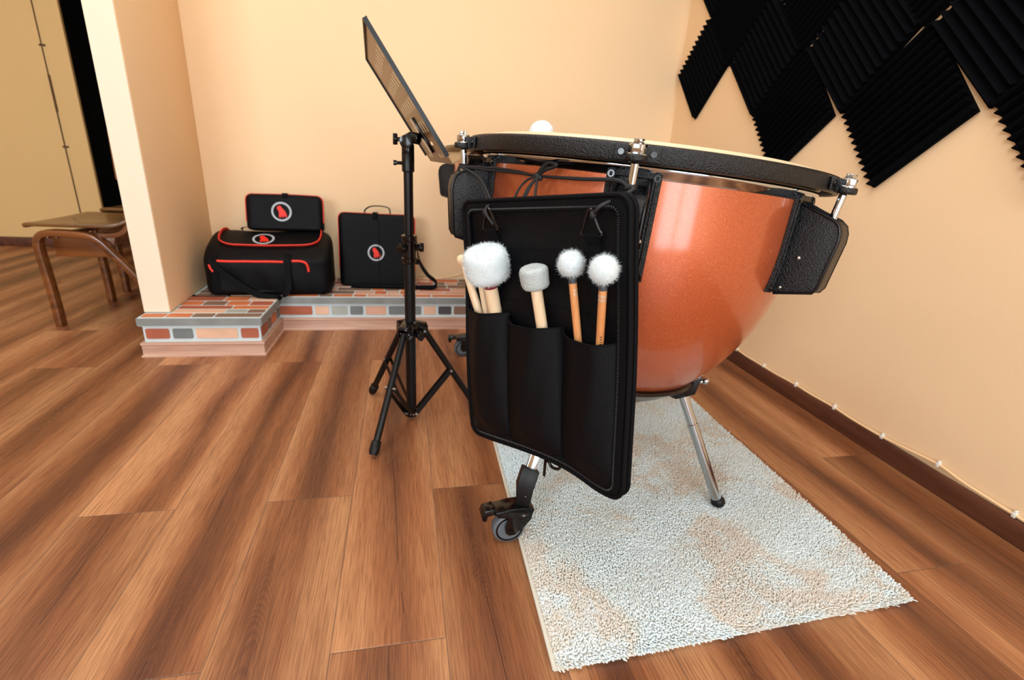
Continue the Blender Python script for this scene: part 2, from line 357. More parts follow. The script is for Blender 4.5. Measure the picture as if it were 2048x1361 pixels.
# skirting of the right wall
mb = MB(); mb.box((1.385, YB, 0), (1.40, 2.31, .060)); struct(mb, 'baseboard_right', M['skirt_dark'], bevel=.004)

# ------------------------------------------------------------------ stone ledge: tiled body, slab edge, light skirting
def tiles(mb, X, u0, u1, v0, v1, cuts, keys, g=.006, t=.003, r=.006):
    """tiles between consecutive cuts along u"""
    names = list(TC)
    for (a, b), k in zip(zip(cuts[:-1], cuts[1:]), keys):
        a += g/2; b -= g/2; c = v0+g; d = v1-g; q = min(r, (b-a)/3, (d-c)/3)
        P = []
        for cx, cy, a0 in ((b-q, d-q, 0), (a+q, d-q, 90), (a+q, c+q, 180), (b-q, c+q, 270)):
            for e in (0, 45, 90): P.append((cx+q*math.cos(math.radians(a0+e)), cy+q*math.sin(math.radians(a0+e))))
        mb.prism(P, X, -.002, t, 1+names.index(k))
tm = [M['grout']] + [M['t_'+k] for k in TC]
mb = MB()
mb.box((-1.01, 2.012, 0), (-.596, 2.33, .125)); mb.box((-1.0, 2.322, 0), (1.39, 2.70, .125))
mb.box((-1.018, 2.002, .124), (-.588, 2.34, .1575)); mb.box((-1.018, 2.312, .124), (1.39, 2.70, .1575))
kx = lambda px: float(ony(px, 660, 2.01)[0])
tiles(mb, lambda p, q, t: (p, 2.012-t, q), 0, 0, .060, .124, [-1.008, kx(341), kx(388), kx(478), -.598], ['rust', 'grey', 'pale', 'rust'], g=.012)
fx = lambda px: float(ony(px, 625, 2.322)[0])
cuts = [fx(553), fx(628), fx(661), fx(698), fx(729), fx(775), fx(845), fx(874), fx(905), .29, .36, .42, .52, .58, .67, .74, .84, .92, 1.0, 1.12, 1.2, 1.3, 1.385]
keys = ['rust', 'pale', 'sage', 'grey', 'pink', 'grey', 'pale', 'dark', 'brown', 'grey', 'pale', 'rust', 'sage', 'dark', 'pink', 'grey', 'pale', 'brown', 'rust', 'sage', 'grey', 'pink']
tiles(mb, lambda p, q, t: (p, 2.322-t, q), 0, 0, .060, .124, cuts, keys, g=.012)
tiles(mb, lambda p, q, t: (-.596+t, p, q), 0, 0, .060, .124, [2.014, 2.11, 2.17, 2.25, 2.31], ['rust', 'brown', 'terra', 'grey'], g=.012)
top = lambda p, q, t: (p, q, .1575+t*.6)
for y0, y1, cu, ke in [(2.006, 2.062, [-1.014, -.93, -.84, -.76, -.59], ['terra', 'terra', 'brown', 'brown']),
                       (2.062, 2.118, [-.93, -.74, -.66, -.59], ['pale', 'sage', 'brown']), (2.118, 2.17, [-.93, -.73, -.59], ['rust', 'terra']),
                       (2.17, 2.24, [-.94, -.86, -.77, -.68, -.59], ['terra', 'brown', 'terra', 'rust']), (2.24, 2.312, [-.945, -.8, -.7, -.59], ['rust', 'terra', 'pale'])]:
    tiles(mb, top, 0, 0, y0, y1, cu, ke, g=.0065)
random.seed(11)
for y0, y1 in ((2.316, 2.365), (2.365, 2.43), (2.43, 2.49), (2.49, 2.56), (2.56, 2.62), (2.62, 2.69)):
    cu = [-.94]; ke = []
    while cu[-1] < 1.37: cu.append(min(1.385, cu[-1]+random.choice([.06, .075, .09, .14, .16]))); ke.append(random.choice(['terra', 'brown', 'terra', 'pale', 'dark', 'rust', 'pink', 'brown']))
    tiles(mb, top, 0, 0, y0, y1, cu, ke, g=.0065)
ledge = struct(mb, 'stone_ledge', tm)
mb = MB()
mb.box((-1.020, 1.999, .127), (-.586, 2.0025, .156)); mb.box((-.5885, 2.0, .127), (-.585, 2.312, .156)); mb.box((-.586, 2.309, .127), (1.39, 2.3125, .156)); mb.box((-1.0215, 2.0, .127), (-1.018, 2.33, .156))
struct(mb, 'slab_edging', M['slab_edge'])
mb = MB()
def skirt(mb, x0, y0, x1, y1, nx, ny, h=.058):
    prof = [(0, 0), (.016, 0), (.016, .006), (.011, .010), (.011, h-.012), (.014, h-.008), (.013, h), (0, h)]
    n = len(prof); d = np.array([x1-x0, y1-y0]); d /= np.linalg.norm(d)
    vs = [(x0+nx*p-d[0]*p*.9, y0+ny*p-d[1]*p*.9, z) for p, z in prof]+[(x1+nx*p+d[0]*p*.9, y1+ny*p+d[1]*p*.9, z) for p, z in prof]
    mb.add(vs, [tuple(range(n)), tuple(range(2*n-1, n-1, -1))]+[(i, n+i, n+(i+1) % n, (i+1) % n) for i in range(n)])
skirt(mb, -1.010, 2.012, -.596, 2.012, 0, -1); skirt(mb, -.596, 2.012, -.596, 2.306, 1, 0); skirt(mb, -.580, 2.322, 1.38, 2.322, 0, -1); skirt(mb, -1.01, 2.012, -1.01, 2.4, -1, 0)
struct(mb, 'baseboard_ledge', M['skirt_light'])

# ------------------------------------------------------------------ acoustic foam on the right wall
O2 = np.array([1.577, 1.002]); va = np.array([-.2248, -.2225]); vb = np.array([-.2423, .2023]); TS = .309
def foam_tile():
    mb = MB(); n = 12; p = TS/n; prof = []
    for i in range(n):
        x = -TS/2+i*p
        prof += [(x+.0005, .011), (x+.004, .0105), (x+p*.42, .029), (x+p*.5, .031), (x+p*.58, .029), (x+p-.004, .0105)]
    prof.append((TS/2, .011)); poly = [(-TS/2, 0)] + prof + [(TS/2, 0)]
    L = len(poly); vs = [(a, -TS/2, z) for a, z in poly]+[(a, TS/2, z) for a, z in poly]; fs = [(i, i+1, L+i+1, L+i) for i in range(L-1)]+[(L-1, 0, L, 2*L-1)]
    # end faces split per wedge
    for b0, s_ in ((0, 1), (L, -1)):
        for i in range(n):
            ids = [b0+1+i*6+k for k in range(7)]
            ids = ids if s_ > 0 else ids[::-1]
            fs.append(tuple(ids))
        fs.append(tuple([b0] + [b0+1+i*6 for i in range(n+1)] + [b0+L-1])[::s_])
    mb.add(vs, fs); return mb.build('acoustic_foam_tile', M['foam'], smooth=50)
ftile = foam_tile(); first = True
where = {(-3, -2): 'lowest left black foam tile, nearest the room corner',
 (-2, -1): 'foam tile next right of the tile nearest the room corner', (-1, -1): 'low foam tile whose bottom point is hidden behind the drum hoop',
 (-1, 0): 'foam tile with a row of light dots along its upper left edge', (0, 0): 'large lowest foam tile hanging between two light gaps, point lowest of all',
 (0, 1): 'foam tile just right of the long diagonal light gap', (1, 1): 'foam tile cut by the right edge of the photo, saw-toothed shadow on the wall',
 (-3, -1): 'foam tile touching the upper point of the tile nearest the corner', (-4, -1): 'foam tile at the top left of the group, cut by the top of the photo',
 (-2, 0): 'foam tile above the row of light dots, cut by the photo top', (-1, 1): 'foam tile at the photo top just left of a saw-toothed light gap', (0, 2): 'foam tile in the top right corner of the photo, wide ridges'}
where[(-1, 1)] = 'foam tile at the photo top, above the start of the long light gap'
for (i, j), lab in where.items():
    o = ftile if first else ftile.copy()
    if not first: COL.objects.link(o)
    first = False
    c = O2 + va*(i+.5) + vb*(j+.5)
    g = vb if (i+j) % 2 == 0 else va           # ridge direction
    g = np.array([0, g[0], g[1]]); g /= np.linalg.norm(g); nrm = np.array([-1., 0, 0]); xx = np.cross(g, nrm)
    mm = Matrix.Identity(4)
    for r_ in range(3): mm[r_][0] = xx[r_]; mm[r_][1] = g[r_]; mm[r_][2] = nrm[r_]
    mm.translation = Vector((1.3995, c[0], c[1])); o.matrix_world = mm
    tag(o, lab, 'foam panel', 'black wedge foam tiles on the right wall')

# ------------------------------------------------------------------ cable and clips along the right wall
cl = [(1.815, .066), (1.632, .062), (1.449, .066), (1.267, .067), (1.081, .065), (.911, .080), (.721, .068)]
pts = [(1.392, 2.30, .066)]
for (a, za), (b, zb) in zip([(2.0, .066)]+cl[:-1], cl): pts += [(1.391, (a+b)/2+.02, (za+zb)/2-.0015), (1.392, b, zb)]
pts += [(1.391, .60, .064), (1.392, .5, .066), (1.392, .2, .064)]
mb = MB(); mb.tube(catmull(pts, 6), .0038, 8)
tag(mb.build('cable', M['cable']), 'cream cable clipped along the top of the dark right wall skirting', 'cable')
def clip(name='cable_clip'):
    mb = MB(); X = lambda x, y, z: (x, y, z)
    P = [(-.006, -.007), (.006, -.007), (.006, .001)]+[(.0062*math.cos(a), .001+.0062*math.sin(a)) for a in np.linspace(.3, PI-.3, 6)]+[(-.006, .001)]
    mb.prism(P, lambda p, q, t: (-p-.006, t, q), -.004, .004); mb.tube([(-.012, 0, .009), (-.002, 0, .009)], .0025, 8); return mb.build(name, M['clip'], bevel=.0006)
c0 = clip(); cn = ['farthest of the row, at the bowl edge', 'second along from the drum bowl', 'third along from the drum bowl', 'fourth, above the rug far corner', 'fifth, where the cable starts to rise', 'sixth, where the cable bulges off the skirting', 'nearest the right edge of the photo']
for i, (y, z) in enumerate(cl):
    o = c0 if i == 0 else c0.copy()
    if i: COL.objects.link(o)
    o.location = (1.3995, y, z); tag(o, 'white cable clip on the right wall, '+cn[i], 'cable clip', 'cable clips on the right wall')
mb = MB(); mb.tube(catmull([(-.4, 2.662, .172), (.0, 2.668, .166), (.13, 2.668, .168), (.24, 2.669, .19), (.30, 2.668, .205), (.5, 2.67, .19), (1.0, 2.68, .17)], 8), .0035, 8)
tag(mb.build('cable', M['cable']), 'thin cream cable lying along the back wall on the stone ledge', 'cable')
o = c0.copy(); COL.objects.link(o); o.rotation_euler = (0, 0, PI/2); o.location = (.268, 2.6955, .197); tag(o, 'grey cable clip on the back wall just left of the drumsticks', 'cable clip', None)

# ------------------------------------------------------------------ rug with pile
def build_rug():
    root = empty('rug', (.605, 1.32, 0), 'pale blue-grey shaggy rug with faint beige blotches under the copper drum', 'rug')
    c = [np.array(q[:2]) for q in (onz(1108, 1341, .004), onz(1826, 1200, .004))]
    FL, FR = c; d = (FR-FL); W = np.linalg.norm(d); d /= W; up = np.array([-d[1]*.0+.012, 1.0]); up /= np.linalg.norm(up); L = 1.53
    P = lambda a, b, z: (FL[0]+d[0]*a+up[0]*b, FL[1]+d[1]*a+up[1]*b, z)
    mb = MB(); mb.box((0, 0, 0), (W, L, .005), X=P); mb.build('backing', M['rug_edge'], root)
    mb = MB(); mb.tube([P(.001, b, .006) for b in np.linspace(0, L, 30)], .0042, 8); mb.build('edge_binding', M['rug_edge'], root)
    # tufts
    rng = np.random.default_rng(3); step = .0031
    ga, gb = np.meshgrid(np.arange(.006, W-.002, step), np.arange(.002, L-.002, step)); ga = ga.ravel(); gb = gb.ravel(); n = len(ga)
    ga = ga+rng.normal(size=n)*.0013; gb = gb+rng.normal(size=n)*.0013
    front = np.clip((.02-gb)/.02, 0, 1); right = np.clip((ga-(W-.015))/.015, 0, 1); left = np.clip((.02-ga)/.02, 0, 1)
    lean_a = rng.normal(size=n)*.0014+right*.006+.002*np.sin(ga*23+gb*9); lean_b = rng.normal(size=n)*.0014-front*.010+.002*np.sin(gb*31-ga*11)
    h = .0125+rng.normal(size=n)*.0009-left*.005; h = h - front*.001
    rad = .0019+rng.random(n)*.0008; th0 = rng.random(n)*6.28
    K = 4; V = np.zeros((n, 2*K+1, 3))
    for k in range(K):
        an = th0+2*PI*k/K; ca, sa = np.cos(an), np.sin(an)
        V[:, k, 0] = ga+ca*rad*.8; V[:, k, 1] = gb+sa*rad*.8; V[:, k, 2] = .004
        V[:, K+k, 0] = ga+lean_a*.7+ca*rad*.9; V[:, K+k, 1] = gb+lean_b*.7+sa*rad*.9; V[:, K+k, 2] = .004+(h-.004)*.72
    V[:, 2*K, 0] = ga+lean_a; V[:, 2*K, 1] = gb+lean_b; V[:, 2*K, 2] = h
    Wd = np.zeros_like(V); Wd[..., 0] = FL[0]+d[0]*V[..., 0]+up[0]*V[..., 1]; Wd[..., 1] = FL[1]+d[1]*V[..., 0]+up[1]*V[..., 1]; Wd[..., 2] = V[..., 2]
    Wd = Wd.reshape(-1, 3)-np.array([.605, 1.32, 0])
    base = (np.arange(n)*(2*K+1))[:, None]
    q = []
    for k in range(K): q.append(np.array([k, (k+1) % K, K+(k+1) % K, K+k]))
    quads = (base[:, None, :]+np.array(q)[None]).reshape(-1, 4)
    t = np.array([[K+k, K+(k+1) % K, 2*K] for k in range(K)]); tris = (base[:, None, :]+t[None]).reshape(-1, 3)
    me = bpy.data.meshes.new('pile'); me.vertices.add(len(Wd)); me.vertices.foreach_set('co', Wd.ravel().astype('f'))
    nl = quads.size+tris.size; me.loops.add(nl); me.loops.foreach_set('vertex_index', np.concatenate([quads.ravel(), tris.ravel()]).astype('i'))
    npg = len(quads)+len(tris); me.polygons.add(npg)
    st = np.concatenate([np.arange(len(quads))*4, quads.size+np.arange(len(tris))*3]); me.polygons.foreach_set('loop_start', st.astype('i'))
    me.polygons.foreach_set('use_smooth', np.ones(npg, bool)); me.update(calc_edges=True); me.validate(); me.materials.append(M['rug'])
    o = bpy.data.objects.new('pile', me); COL.objects.link(o); o.parent = root; o['kind'] = 'stuff'
build_rug()

# ------------------------------------------------------------------ timpani
def fan(prefix=None): pass
class Drum:
    def __init__(s, CD, N, ang0): s.CD = np.array(CD); s.N = np.array(N)/np.linalg.norm(N); s.a0 = ang0
    def e(s, deg):
        a = s.a0+math.radians(deg); e = np.array([math.cos(a), math.sin(a), 0]); e -= s.N*(e @ s.N); return e/np.linalg.norm(e)
    def loc(s, deg, r, h): return s.CD+s.e(deg)*r+s.N*h
    def X(s, th, r, h): return s.loc(math.degrees(th), r, h)
RB, TOPH, DEP = .335, -.12, .42
def bowl_r(h): 
    return RB if h > TOPH else RB*math.sqrt(max(0, 1-((h-TOPH)/DEP)**2))
def make_drum(dr, root, lugs, legs, casters):
    # bowl: outside and inside skin
    out = [(RB, h) for h in (-.034, -.05, -.08, -.10)]+[(bowl_r(h), h) for h in np.linspace(TOPH, -.505, 34)]
    mb = MB(); mb.lathe(out+[(r-.005, h+.003) for r, h in out[::-1] if r > .02], dr.X, 128, closed=False); mb.build('bowl', M['copper'], root, smooth=60)
    mb = MB(); pr = [(.334, -.046), (.3385, -.044), (.3405, -.037), (.344, -.034), (.3455, -.030), (.3445, -.026), (.339, -.024), (.333, -.024), (.330, -.030)]
    mb.lathe(pr, dr.X, 128, closed=True); mb.build('rim_band', M['chrome'], root, smooth=60)
    mb = MB(); pr = [(.346, .001), (.3735, .001), (.3755, -.0008), (.376, -.004), (.376, -.0235), (.3745, -.0262), (.371, -.027), (.367, -.026), (.366, -.0235), (.366, -.006), (.350, -.005), (.346, -.003)]
    mb.lathe(pr, dr.X, 128, closed=True); mb.build('counter_hoop', M['powder'], root, smooth=45)
    mb = MB(); pr = [(.0001, .0105), (.15, .0105), (.335, .0100), (.341, .0088), (.3445, .005), (.3455, -.004), (.3455, -.022)]
    mb.lathe(pr, dr.X, 128); mb.build('drumhead', M['head'], root, smooth=60)
    for d in lugs:
        e = dr.e(d); t = np.cross(dr.N, e)
        Q = lambda p, q, k, e=e, t=t: dr.CD+e*p+dr.N*q+t*k
        # tension rod
        a = dr.loc(d, .3955, .004); b = dr.loc(d, .386, -.085)
        mb = MB(); mb.tube([a, a+(b-a)*.36], .0036, 14); mb.tube([a+(b-a)*.34, a+(b-a)*.37, b], [.0036, .0062, .0062], 16); rod = mb.build('tension_rod', M['chrome'], root)
        ax = (a-b)/np.linalg.norm(a-b); mb = MB(); Fm = frame(ax, e)
        def hexa(c, r, h0, h1, n=6): return [c+Fm @ np.array([r*math.cos(PI*2*k/n+.5), r*math.sin(PI*2*k/n+.5), z]) for z in (h0, h1) for k in range(n)]
        c = dr.loc(d, .3953, -.001)
        def add_ng(mb, vs, n): mb.add(vs, [tuple(range(n-1, -1, -1)), tuple(range(n, 2*n))]+[(k, (k+1) % n, n+(k+1) % n, n+k) for k in range(n)])
        add_ng(mb, hexa(c, .0135, -.0135, -.001), 6); add_ng(mb, hexa(c, .0155, -.0165, -.0135, 16), 16); add_ng(mb, hexa(c, .009, -.001, .006, 4), 4)
        mb.build('hex_nut', M['chrome'], rod, bevel=.0012)
        # clamp fixed to the hoop
        mb = MB(); mb.box((.3755, -.0245, -.034), (.3795, -.002, .034), X=Q); mb.box((.379, -.0255, -.012), (.392, -.004, .012), X=Q)
        mb.lathe([(.0, -.027), (.0145, -.027), (.0155, -.025), (.0155, -.0185), (.0145, -.0165), (.0, -.0165)], lambda th, r, h, e=e, t=t: dr.loc(d, .3953, 0)+e*r*math.cos(th)+t*r*math.sin(th)+dr.N*h, 24)
        cl_ = mb.build('clamp', M['powder'], root, bevel=.0015)
        for k in (-.024, .024):
            mb = MB(); Xf = axl(Q(.3795, -.0135, k), e); mb.lathe([(.0045, 0), (.0045, .003), (.0026, .003), (.0024, .0012), (0.0001, .0012)], Xf, 14); mb.build('screw', M['chrome'] if 0 else M['gloss_black'], cl_)
        # bracket: plate following the bowl + box
        mb = MB(); hs = np.linspace(-.036, -.208, 12); W2 = .043; nb = 8
        for side in (0, 1):
            pass
        def plate(k0, k1, h0, h1, t0=.0, t1=.007, nh=10, nk=4):
            vs = []; fs = []
            for tt in (t0, t1):
                for hh in np.linspace(h0, h1, nh):
                    for kk in np.linspace(k0, k1, nk):
                        rr = bowl_r(hh)+tt; vs.append(Q(math.sqrt(max(rr*rr-kk*kk, 0)), hh, kk))
            n2 = nh*nk
            for i in range(nh-1):
                for j in range(nk-1):
                    a_ = i*nk+j; fs += [(a_, a_+1, a_+nk+1, a_+nk), (n2+a_, n2+a_+nk, n2+a_+nk+1, n2+a_+1)]
            for i in range(nh-1): fs += [(i*nk, (i+1)*nk, n2+(i+1)*nk, n2+i*nk), (i*nk+nk-1, n2+i*nk+nk-1, n2+(i+1)*nk+nk-1, (i+1)*nk+nk-1)]
            for j in range(nk-1): fs += [(j, n2+j, n2+j+1, j+1), (n2-nk+j, n2-nk+j+1, 2*n2-nk+j+1, 2*n2-nk+j)]
            mb.add(vs, fs)
        plate(-.043, -.029, -.036, -.208); plate(.029, .043, -.036, -.208); plate(-.030, .030, -.036, -.046); plate(-.030, .030, -.196, -.208); plate(-.03, .03, -.044, -.198, 0, .002)
        plate(-.038, -.034, -.036, -.208, .006, .0095); plate(.034, .038, -.036, -.208, .006, .0095)
        br = mb.build('bracket', M['powder'], root, smooth=40, bevel=.0012, bseg=1)
        # box shell: two flanks, outer skin, floor plate
        poly = [(.330, -.046), (.3365, -.044), (.398, -.070), (.408, -.078), (.4125, -.090), (.4135, -.104), (.4035, -.186), (.399, -.194), (.338, -.208), (.325, -.205)]
        mb = MB(); mb.prism(poly, lambda p, q, k: Q(p, q, k), .0225, .0265); mb.prism(poly, lambda p, q, k: Q(p, q, k), -.0265, -.0225)
        rim = poly[2:9]; cen = np.array([.365, -.125])
        outl = [np.array(p) for p in poly[2:9]]; inn = [p+(cen-p)/np.linalg.norm(cen-p)*.005 for p in outl]
        mb.prism([tuple(p) for p in outl]+[tuple(p) for p in inn[::-1]], lambda p, q, k: Q(p, q, k), -.0235, .0235)
        mb.prism([(.332, -.058), (.336, -.056), (.401, -.083), (.399, -.088)], lambda p, q, k: Q(p, q, k), -.0235, .0235)
        box = mb.build('bracket_box', M['powder'], root, bevel=.0022, smooth=40)
        # raised lip around the outer edge of each flank
        mb = MB()
        for sgn in (1, -1):
            mb.tube([Q(p[0]-.002, p[1]-.0005, sgn*.0255) for p in [(.3385, -.048)]+poly[2:9]], .0028, 8)
        mb.build('box_lip', M['powder_fine'], box)
        # cup the rod runs into
        mb = MB(); Xf = axl(dr.loc(d, .3865, -.080), a-b); mb.lathe([(.007, .006), (.0105, .006), (.0125, .003), (.016, .001), (.0165, -.002), (.0165, -.006), (.0, -.006)], Xf, 24); mb.build('rod_cup', M['gloss_black'], box)
        for k in (-.036, .036):
            for hh in (-.044, -.200):
                mb = MB(); rr = math.sqrt((bowl_r(hh)+.0065)**2-k*k); Xf = axl(Q(rr, hh, k), e); mb.lathe([(.0058, 0), (.0062, .002), (.0056, .0034), (.0034, .0034), (.003, .0014), (.0001, .0014)], Xf, 16); mb.build('screw', M['gloss_black'], br)
        for p, q, rr_ in ((.361, -.140, .0042), (.345, -.196, .0036)):
            for sgn in (1, -1):
                mb = MB(); mb.sphere(Q(p, q, sgn*.0267), rr_, 12); mb.build('rivet', M['steel'], box)
    # base ring under the bowl
    mb = MB(); pr = [(.205, -.470), (.212, -.474), (.213, -.484), (.205, -.500), (.19, -.506), (.165, -.508), (.16, -.502), (.185, -.486)]
    pr = [(bowl_r(-.455)+.002, -.452), (bowl_r(-.455)+.009, -.455), (bowl_r(-.455)+.010, -.462), (bowl_r(-.49)+.012, -.492), (bowl_r(-.50)-.02, -.506), (bowl_r(-.50)-.03, -.500)]
    mb.lathe(pr, dr.X, 96, closed=True); ring = mb.build('base_ring', M['gloss_black'], root, smooth=50)
    mb = MB(); mb.lathe([(.0001, -.500), (.12, -.500), (.135, -.508), (.13, -.516), (.05, -.520), (.0001, -.520)], dr.X, 64); mb.build('base_plate', M['chrome'], root, smooth=50)
    rr = bowl_r(-.47)
    for az, foot in legs+casters:
        foot = np.array(foot, float); e = dr.e(az); tp = dr.loc(az, rr-.004, -.478); t = np.cross(dr.N, e)
        Qb = lambda p, q, k: tp+e*p+dr.N*q+t*k
        mb = MB(); mb.prism([(-.045, -.008), (.0, .018), (.035, .038), (.044, .034), (.038, -.012), (.0, -.034), (-.05, -.024)], lambda p, q, k: Qb(p, q, k), -.021, .021)
        sock = mb.build('leg_socket', M['gloss_black'], root, bevel=.003)
        mb = MB(); mb.tube([Qb(.036, .012, 0), Qb(.050, .018, 0)], .0045, 12); mb.sphere(Qb(.055, .020, 0), .008, 14); mb.tube([Qb(.030, .010, 0), Qb(.038, .013, 0)], .008, 6); mb.build('set_screw', M['chrome'], sock)
        iscast = (az, tuple(foot)) in [(c[0], tuple(c[1])) for c in casters]
        if not iscast:
            f2 = foot+np.array([0, 0, .012]); ax = (f2-tp); L = np.linalg.norm(ax); ax /= L
            mb = MB(); mb.tube([tp+ax*.0, tp+ax*.105], .0118, 20); mb.tube([tp+ax*.105, tp+ax*.107, tp+ax*(L-.004)], [.0105, .0125, .0125], 20); leg = mb.build('leg', M['chrome'], root)
            mb = MB(); mb.sphere(foot+np.array([0, 0, .0165]), .0165, 20, sc=(1, 1, .95)); mb.tube([f2-ax*.002, f2-ax*.014], [.0165, .0135], 18); mb.build('rubber_foot', M['rubber'], leg, smooth=60)
        else:
            # square chrome tube into a kinked black sleeve with swivel castor; wheel contact = foot
            wd = np.array([-1., -.08, 0]); wd /= np.linalg.norm(wd)          # fork trails to the left
            sw = foot - wd*.030 + np.array([0, 0, .084])                       # swivel top
            elb = sw+np.array([0.002, .002, .050]); ax = (tp-elb)/np.linalg.norm(tp-elb)
            mb = MB(); mb.tube([tp, elb-ax*.02], .0145, 4, up=[.5, -.8, 0]); leg = mb.build('leg', M['chrome'], root, bevel=.0015)
            mb = MB(); pp = [elb+ax*.040, elb+ax*.0, elb+np.array([-.001, 0, -.03]), sw+np.array([0, 0, .004])]
            mb.tube(pp, [.0265, .0265, .0225, .0195], 4, up=[.5, -.8, 0]); mb.build('leg_sleeve', M['matte_black'], leg, bevel=.002)
            side = np.cross(wd, [0, 0, 1.]); wc = foot+np.array([0, 0, .0365])
            mb = MB(); Xf = axl(sw+np.array([0, 0, -.02]), (0, 0, 1)); mb.lathe([(.0001, -.004), (.020, -.004), (.0235, .0), (.0235, .010), (.019, .016), (.013, .020), (.0001, .021)], Xf, 28)
            G = lambda p, q, k: wc+wd*p+np.array([0, 0, 1.])*q+side*k
            for sg in (-1, 1):
                mb.prism([(-.050, .050), (-.046, .026), (-.030, .006), (-.012, -.010), (.002, -.012), (.010, -.004), (.012, .012), (.006, .034), (.030, .040), (.034, .050), (.0, .056), (-.03, .056)], G, sg*.0165, sg*.0205)
            mb.prism([(-.052, .050), (-.03, .058), (.0, .058), (.034, .052), (.036, .046), (.0, .048), (-.048, .040)], G, -.0205, .0205)
            mb.build('caster_fork', M['gloss_black'], leg, bevel=.0015)
            mb = MB(); mb.prism([(.030, .048), (.036, .060), (.058, .056), (.064, .044), (.060, .030), (.052, .030), (.050, .042), (.034, .044)], G, -.015, .015); mb.build('brake_pedal', M['gloss_black'], leg, bevel=.002)
            mb = MB(); Xf = axl(wc, side); mb.lathe([(.030, -.0125), (.0335, -.0125), (.0362, -.009), (.0365, 0), (.0362, .009), (.0335, .0125), (.030, .0125)], Xf, 44); wh = mb.build('wheel', M['tyre'], leg, smooth=60)
            mb = MB(); mb.lathe([(.0001, -.0155), (.008, -.0155), (.009, -.010), (.022, -.012), (.0306, -.0130), (.0306, .0130), (.022, .012), (.009, .010), (.008, .0155), (.0001, .0155)], Xf, 36)
            mb.tube([wc-side*.0225, wc+side*.0225], .0045, 12); mb.build('wheel_hub', M['gloss_black'], leg, smooth=50)
CD1 = np.array([.492, 1.073, .804]); N1 = np.array([.074, .023, 1.]); A0 = math.atan2(-CD1[1], -CD1[0])
drum1 = Drum(CD1, N1, A0)
def azim(dr, p):
    base = dr.loc(0, 0, -.478); v = np.array(p[:2])-base[:2]; return math.degrees(math.atan2(v[1], v[0])-dr.a0)
r1 = empty('timpani', (.44, 1.06, 0), 'large copper-orange timpani with black hoop and brackets, nearest the camera on the rug', 'drum', 'copper timpani')
f1 = (.735, .902, .009); k1 = (.198, .867, 0.0); k1b = (.37, 1.40, .010)
make_drum(drum1, r1, [-61.5, -1.5, 58.5, 118.5, 178.5, 238.5], [(azim(drum1, f1), f1)], [(azim(drum1, k1), k1), (azim(drum1, k1b), k1b)])
drum2 = Drum((.505, 2.14, .822), (.02, .03, 1.), A0)
r2 = empty('timpani', (.49, 2.14, 0), 'second copper-orange timpani mostly hidden behind the front one', 'drum', 'copper timpani')
f2_ = (.74, 2.0, 0.009); k2 = (.201, 1.959, 0.0); k2b = (.46, 2.29, 0.)
make_drum(drum2, r2, [-88, -28, 32, 92, 152, 212], [(azim(drum2, f2_), f2_)], [(azim(drum2, k2), k2), (azim(drum2, k2b), k2b)])

# ------------------------------------------------------------------ fluffy felt
def fuzz(mb, surf, n, ln, rng, r=.00016, curl=.6):
    for _ in range(n):
        p, nn = surf(rng); L = ln*(.4+rng.random()); d = nn+rng.normal(size=3)*curl; d /= np.linalg.norm(d); d2 = d+rng.normal(size=3)*.7
        a = p-nn*.001; b = a+d*L*.5; c = b+d2/np.linalg.norm(d2)*L*.5; s_ = np.cross(d, rng.normal(size=3)); s_ = s_/(np.linalg.norm(s_)+1e-9)*r
        mb.add([a-s_, a+s_, b+s_*.8, b-s_*.8, c], [(0, 1, 2, 3), (3, 2, 4)])
def lump(mb, c, r, Fm=np.eye(3), rz=1.0, power=2.0, seg=56, amp=.03, seed=0):
    """superellipsoid lump with wool-like unevenness; returns surface sampler"""
    rg = np.random.default_rng(seed); ph = rg.random((10, 3))*6; fr = rg.normal(size=(10, 3))*4.5
    def S(th, phi):
        d = np.array([math.sin(th)*math.cos(phi), math.sin(th)*math.sin(phi), math.cos(th)])
        q = (math.hypot(d[0], d[1])**power + (abs(d[2])/rz)**power)**(-1/power)
        nz = sum(math.sin(fr[i] @ d + ph[i, 0]) for i in range(10))/10
        return d*q*r*(1+amp*nz), d
    nr = seg//2; vs = [c+Fm @ S(PI*i/nr, 2*PI*k/seg)[0] for i in range(nr+1) for k in range(seg)]
    mb.add(vs, [(i*seg+k, (i+1)*seg+k, (i+1)*seg+(k+1) % seg, i*seg+(k+1) % seg) for i in range(nr) for k in range(seg)])
    def surf(rng):
        d = rng.normal(size=3); d /= np.linalg.norm(d); th = math.acos(max(-1, min(1, d[2]))); phi = math.atan2(d[1], d[0]); p, dd = S(th, phi); return c+Fm @ p, Fm @ dd
    return surf

# ------------------------------------------------------------------ mallet lying on the drumhead
hz = lambda x, y, h: drum1.loc(0, 0, h)+np.array([0, 0, 0])
p_ball = onpl(1083, 262, drum1.CD+drum1.N*.030, drum1.N) if False else None
ball = np.array([.30, 1.235, 0.]); 
def headz(x, y): q = drum1.CD+drum1.N*.0105; return q[2]-((x-q[0])*drum1.N[0]+(y-q[1])*drum1.N[1])/drum1.N[2]
rr_ = ony(1083, 262, 1.25); ball = np.array([rr_[0], 1.25, 0]); ball[2] = headz(ball[0], ball[1])+.030
rm = empty('timpani_mallet', tuple(ball-np.array([0, 0, .030])), 'wooden mallet with white ball head resting on top of the front drumhead', 'mallet', 'drum mallets')
mb = MB(); s_ = lump(mb, ball, .0295, seg=40, amp=.02, seed=5); fuzz(mb, s_, 1500, .005, np.random.default_rng(5)); mb.build('mallet_head', M['felt'], rm, smooth=80)
sd = np.array([.33, -.20]); sd /= np.linalg.norm(sd); e_ = ball[:2]+sd*.34
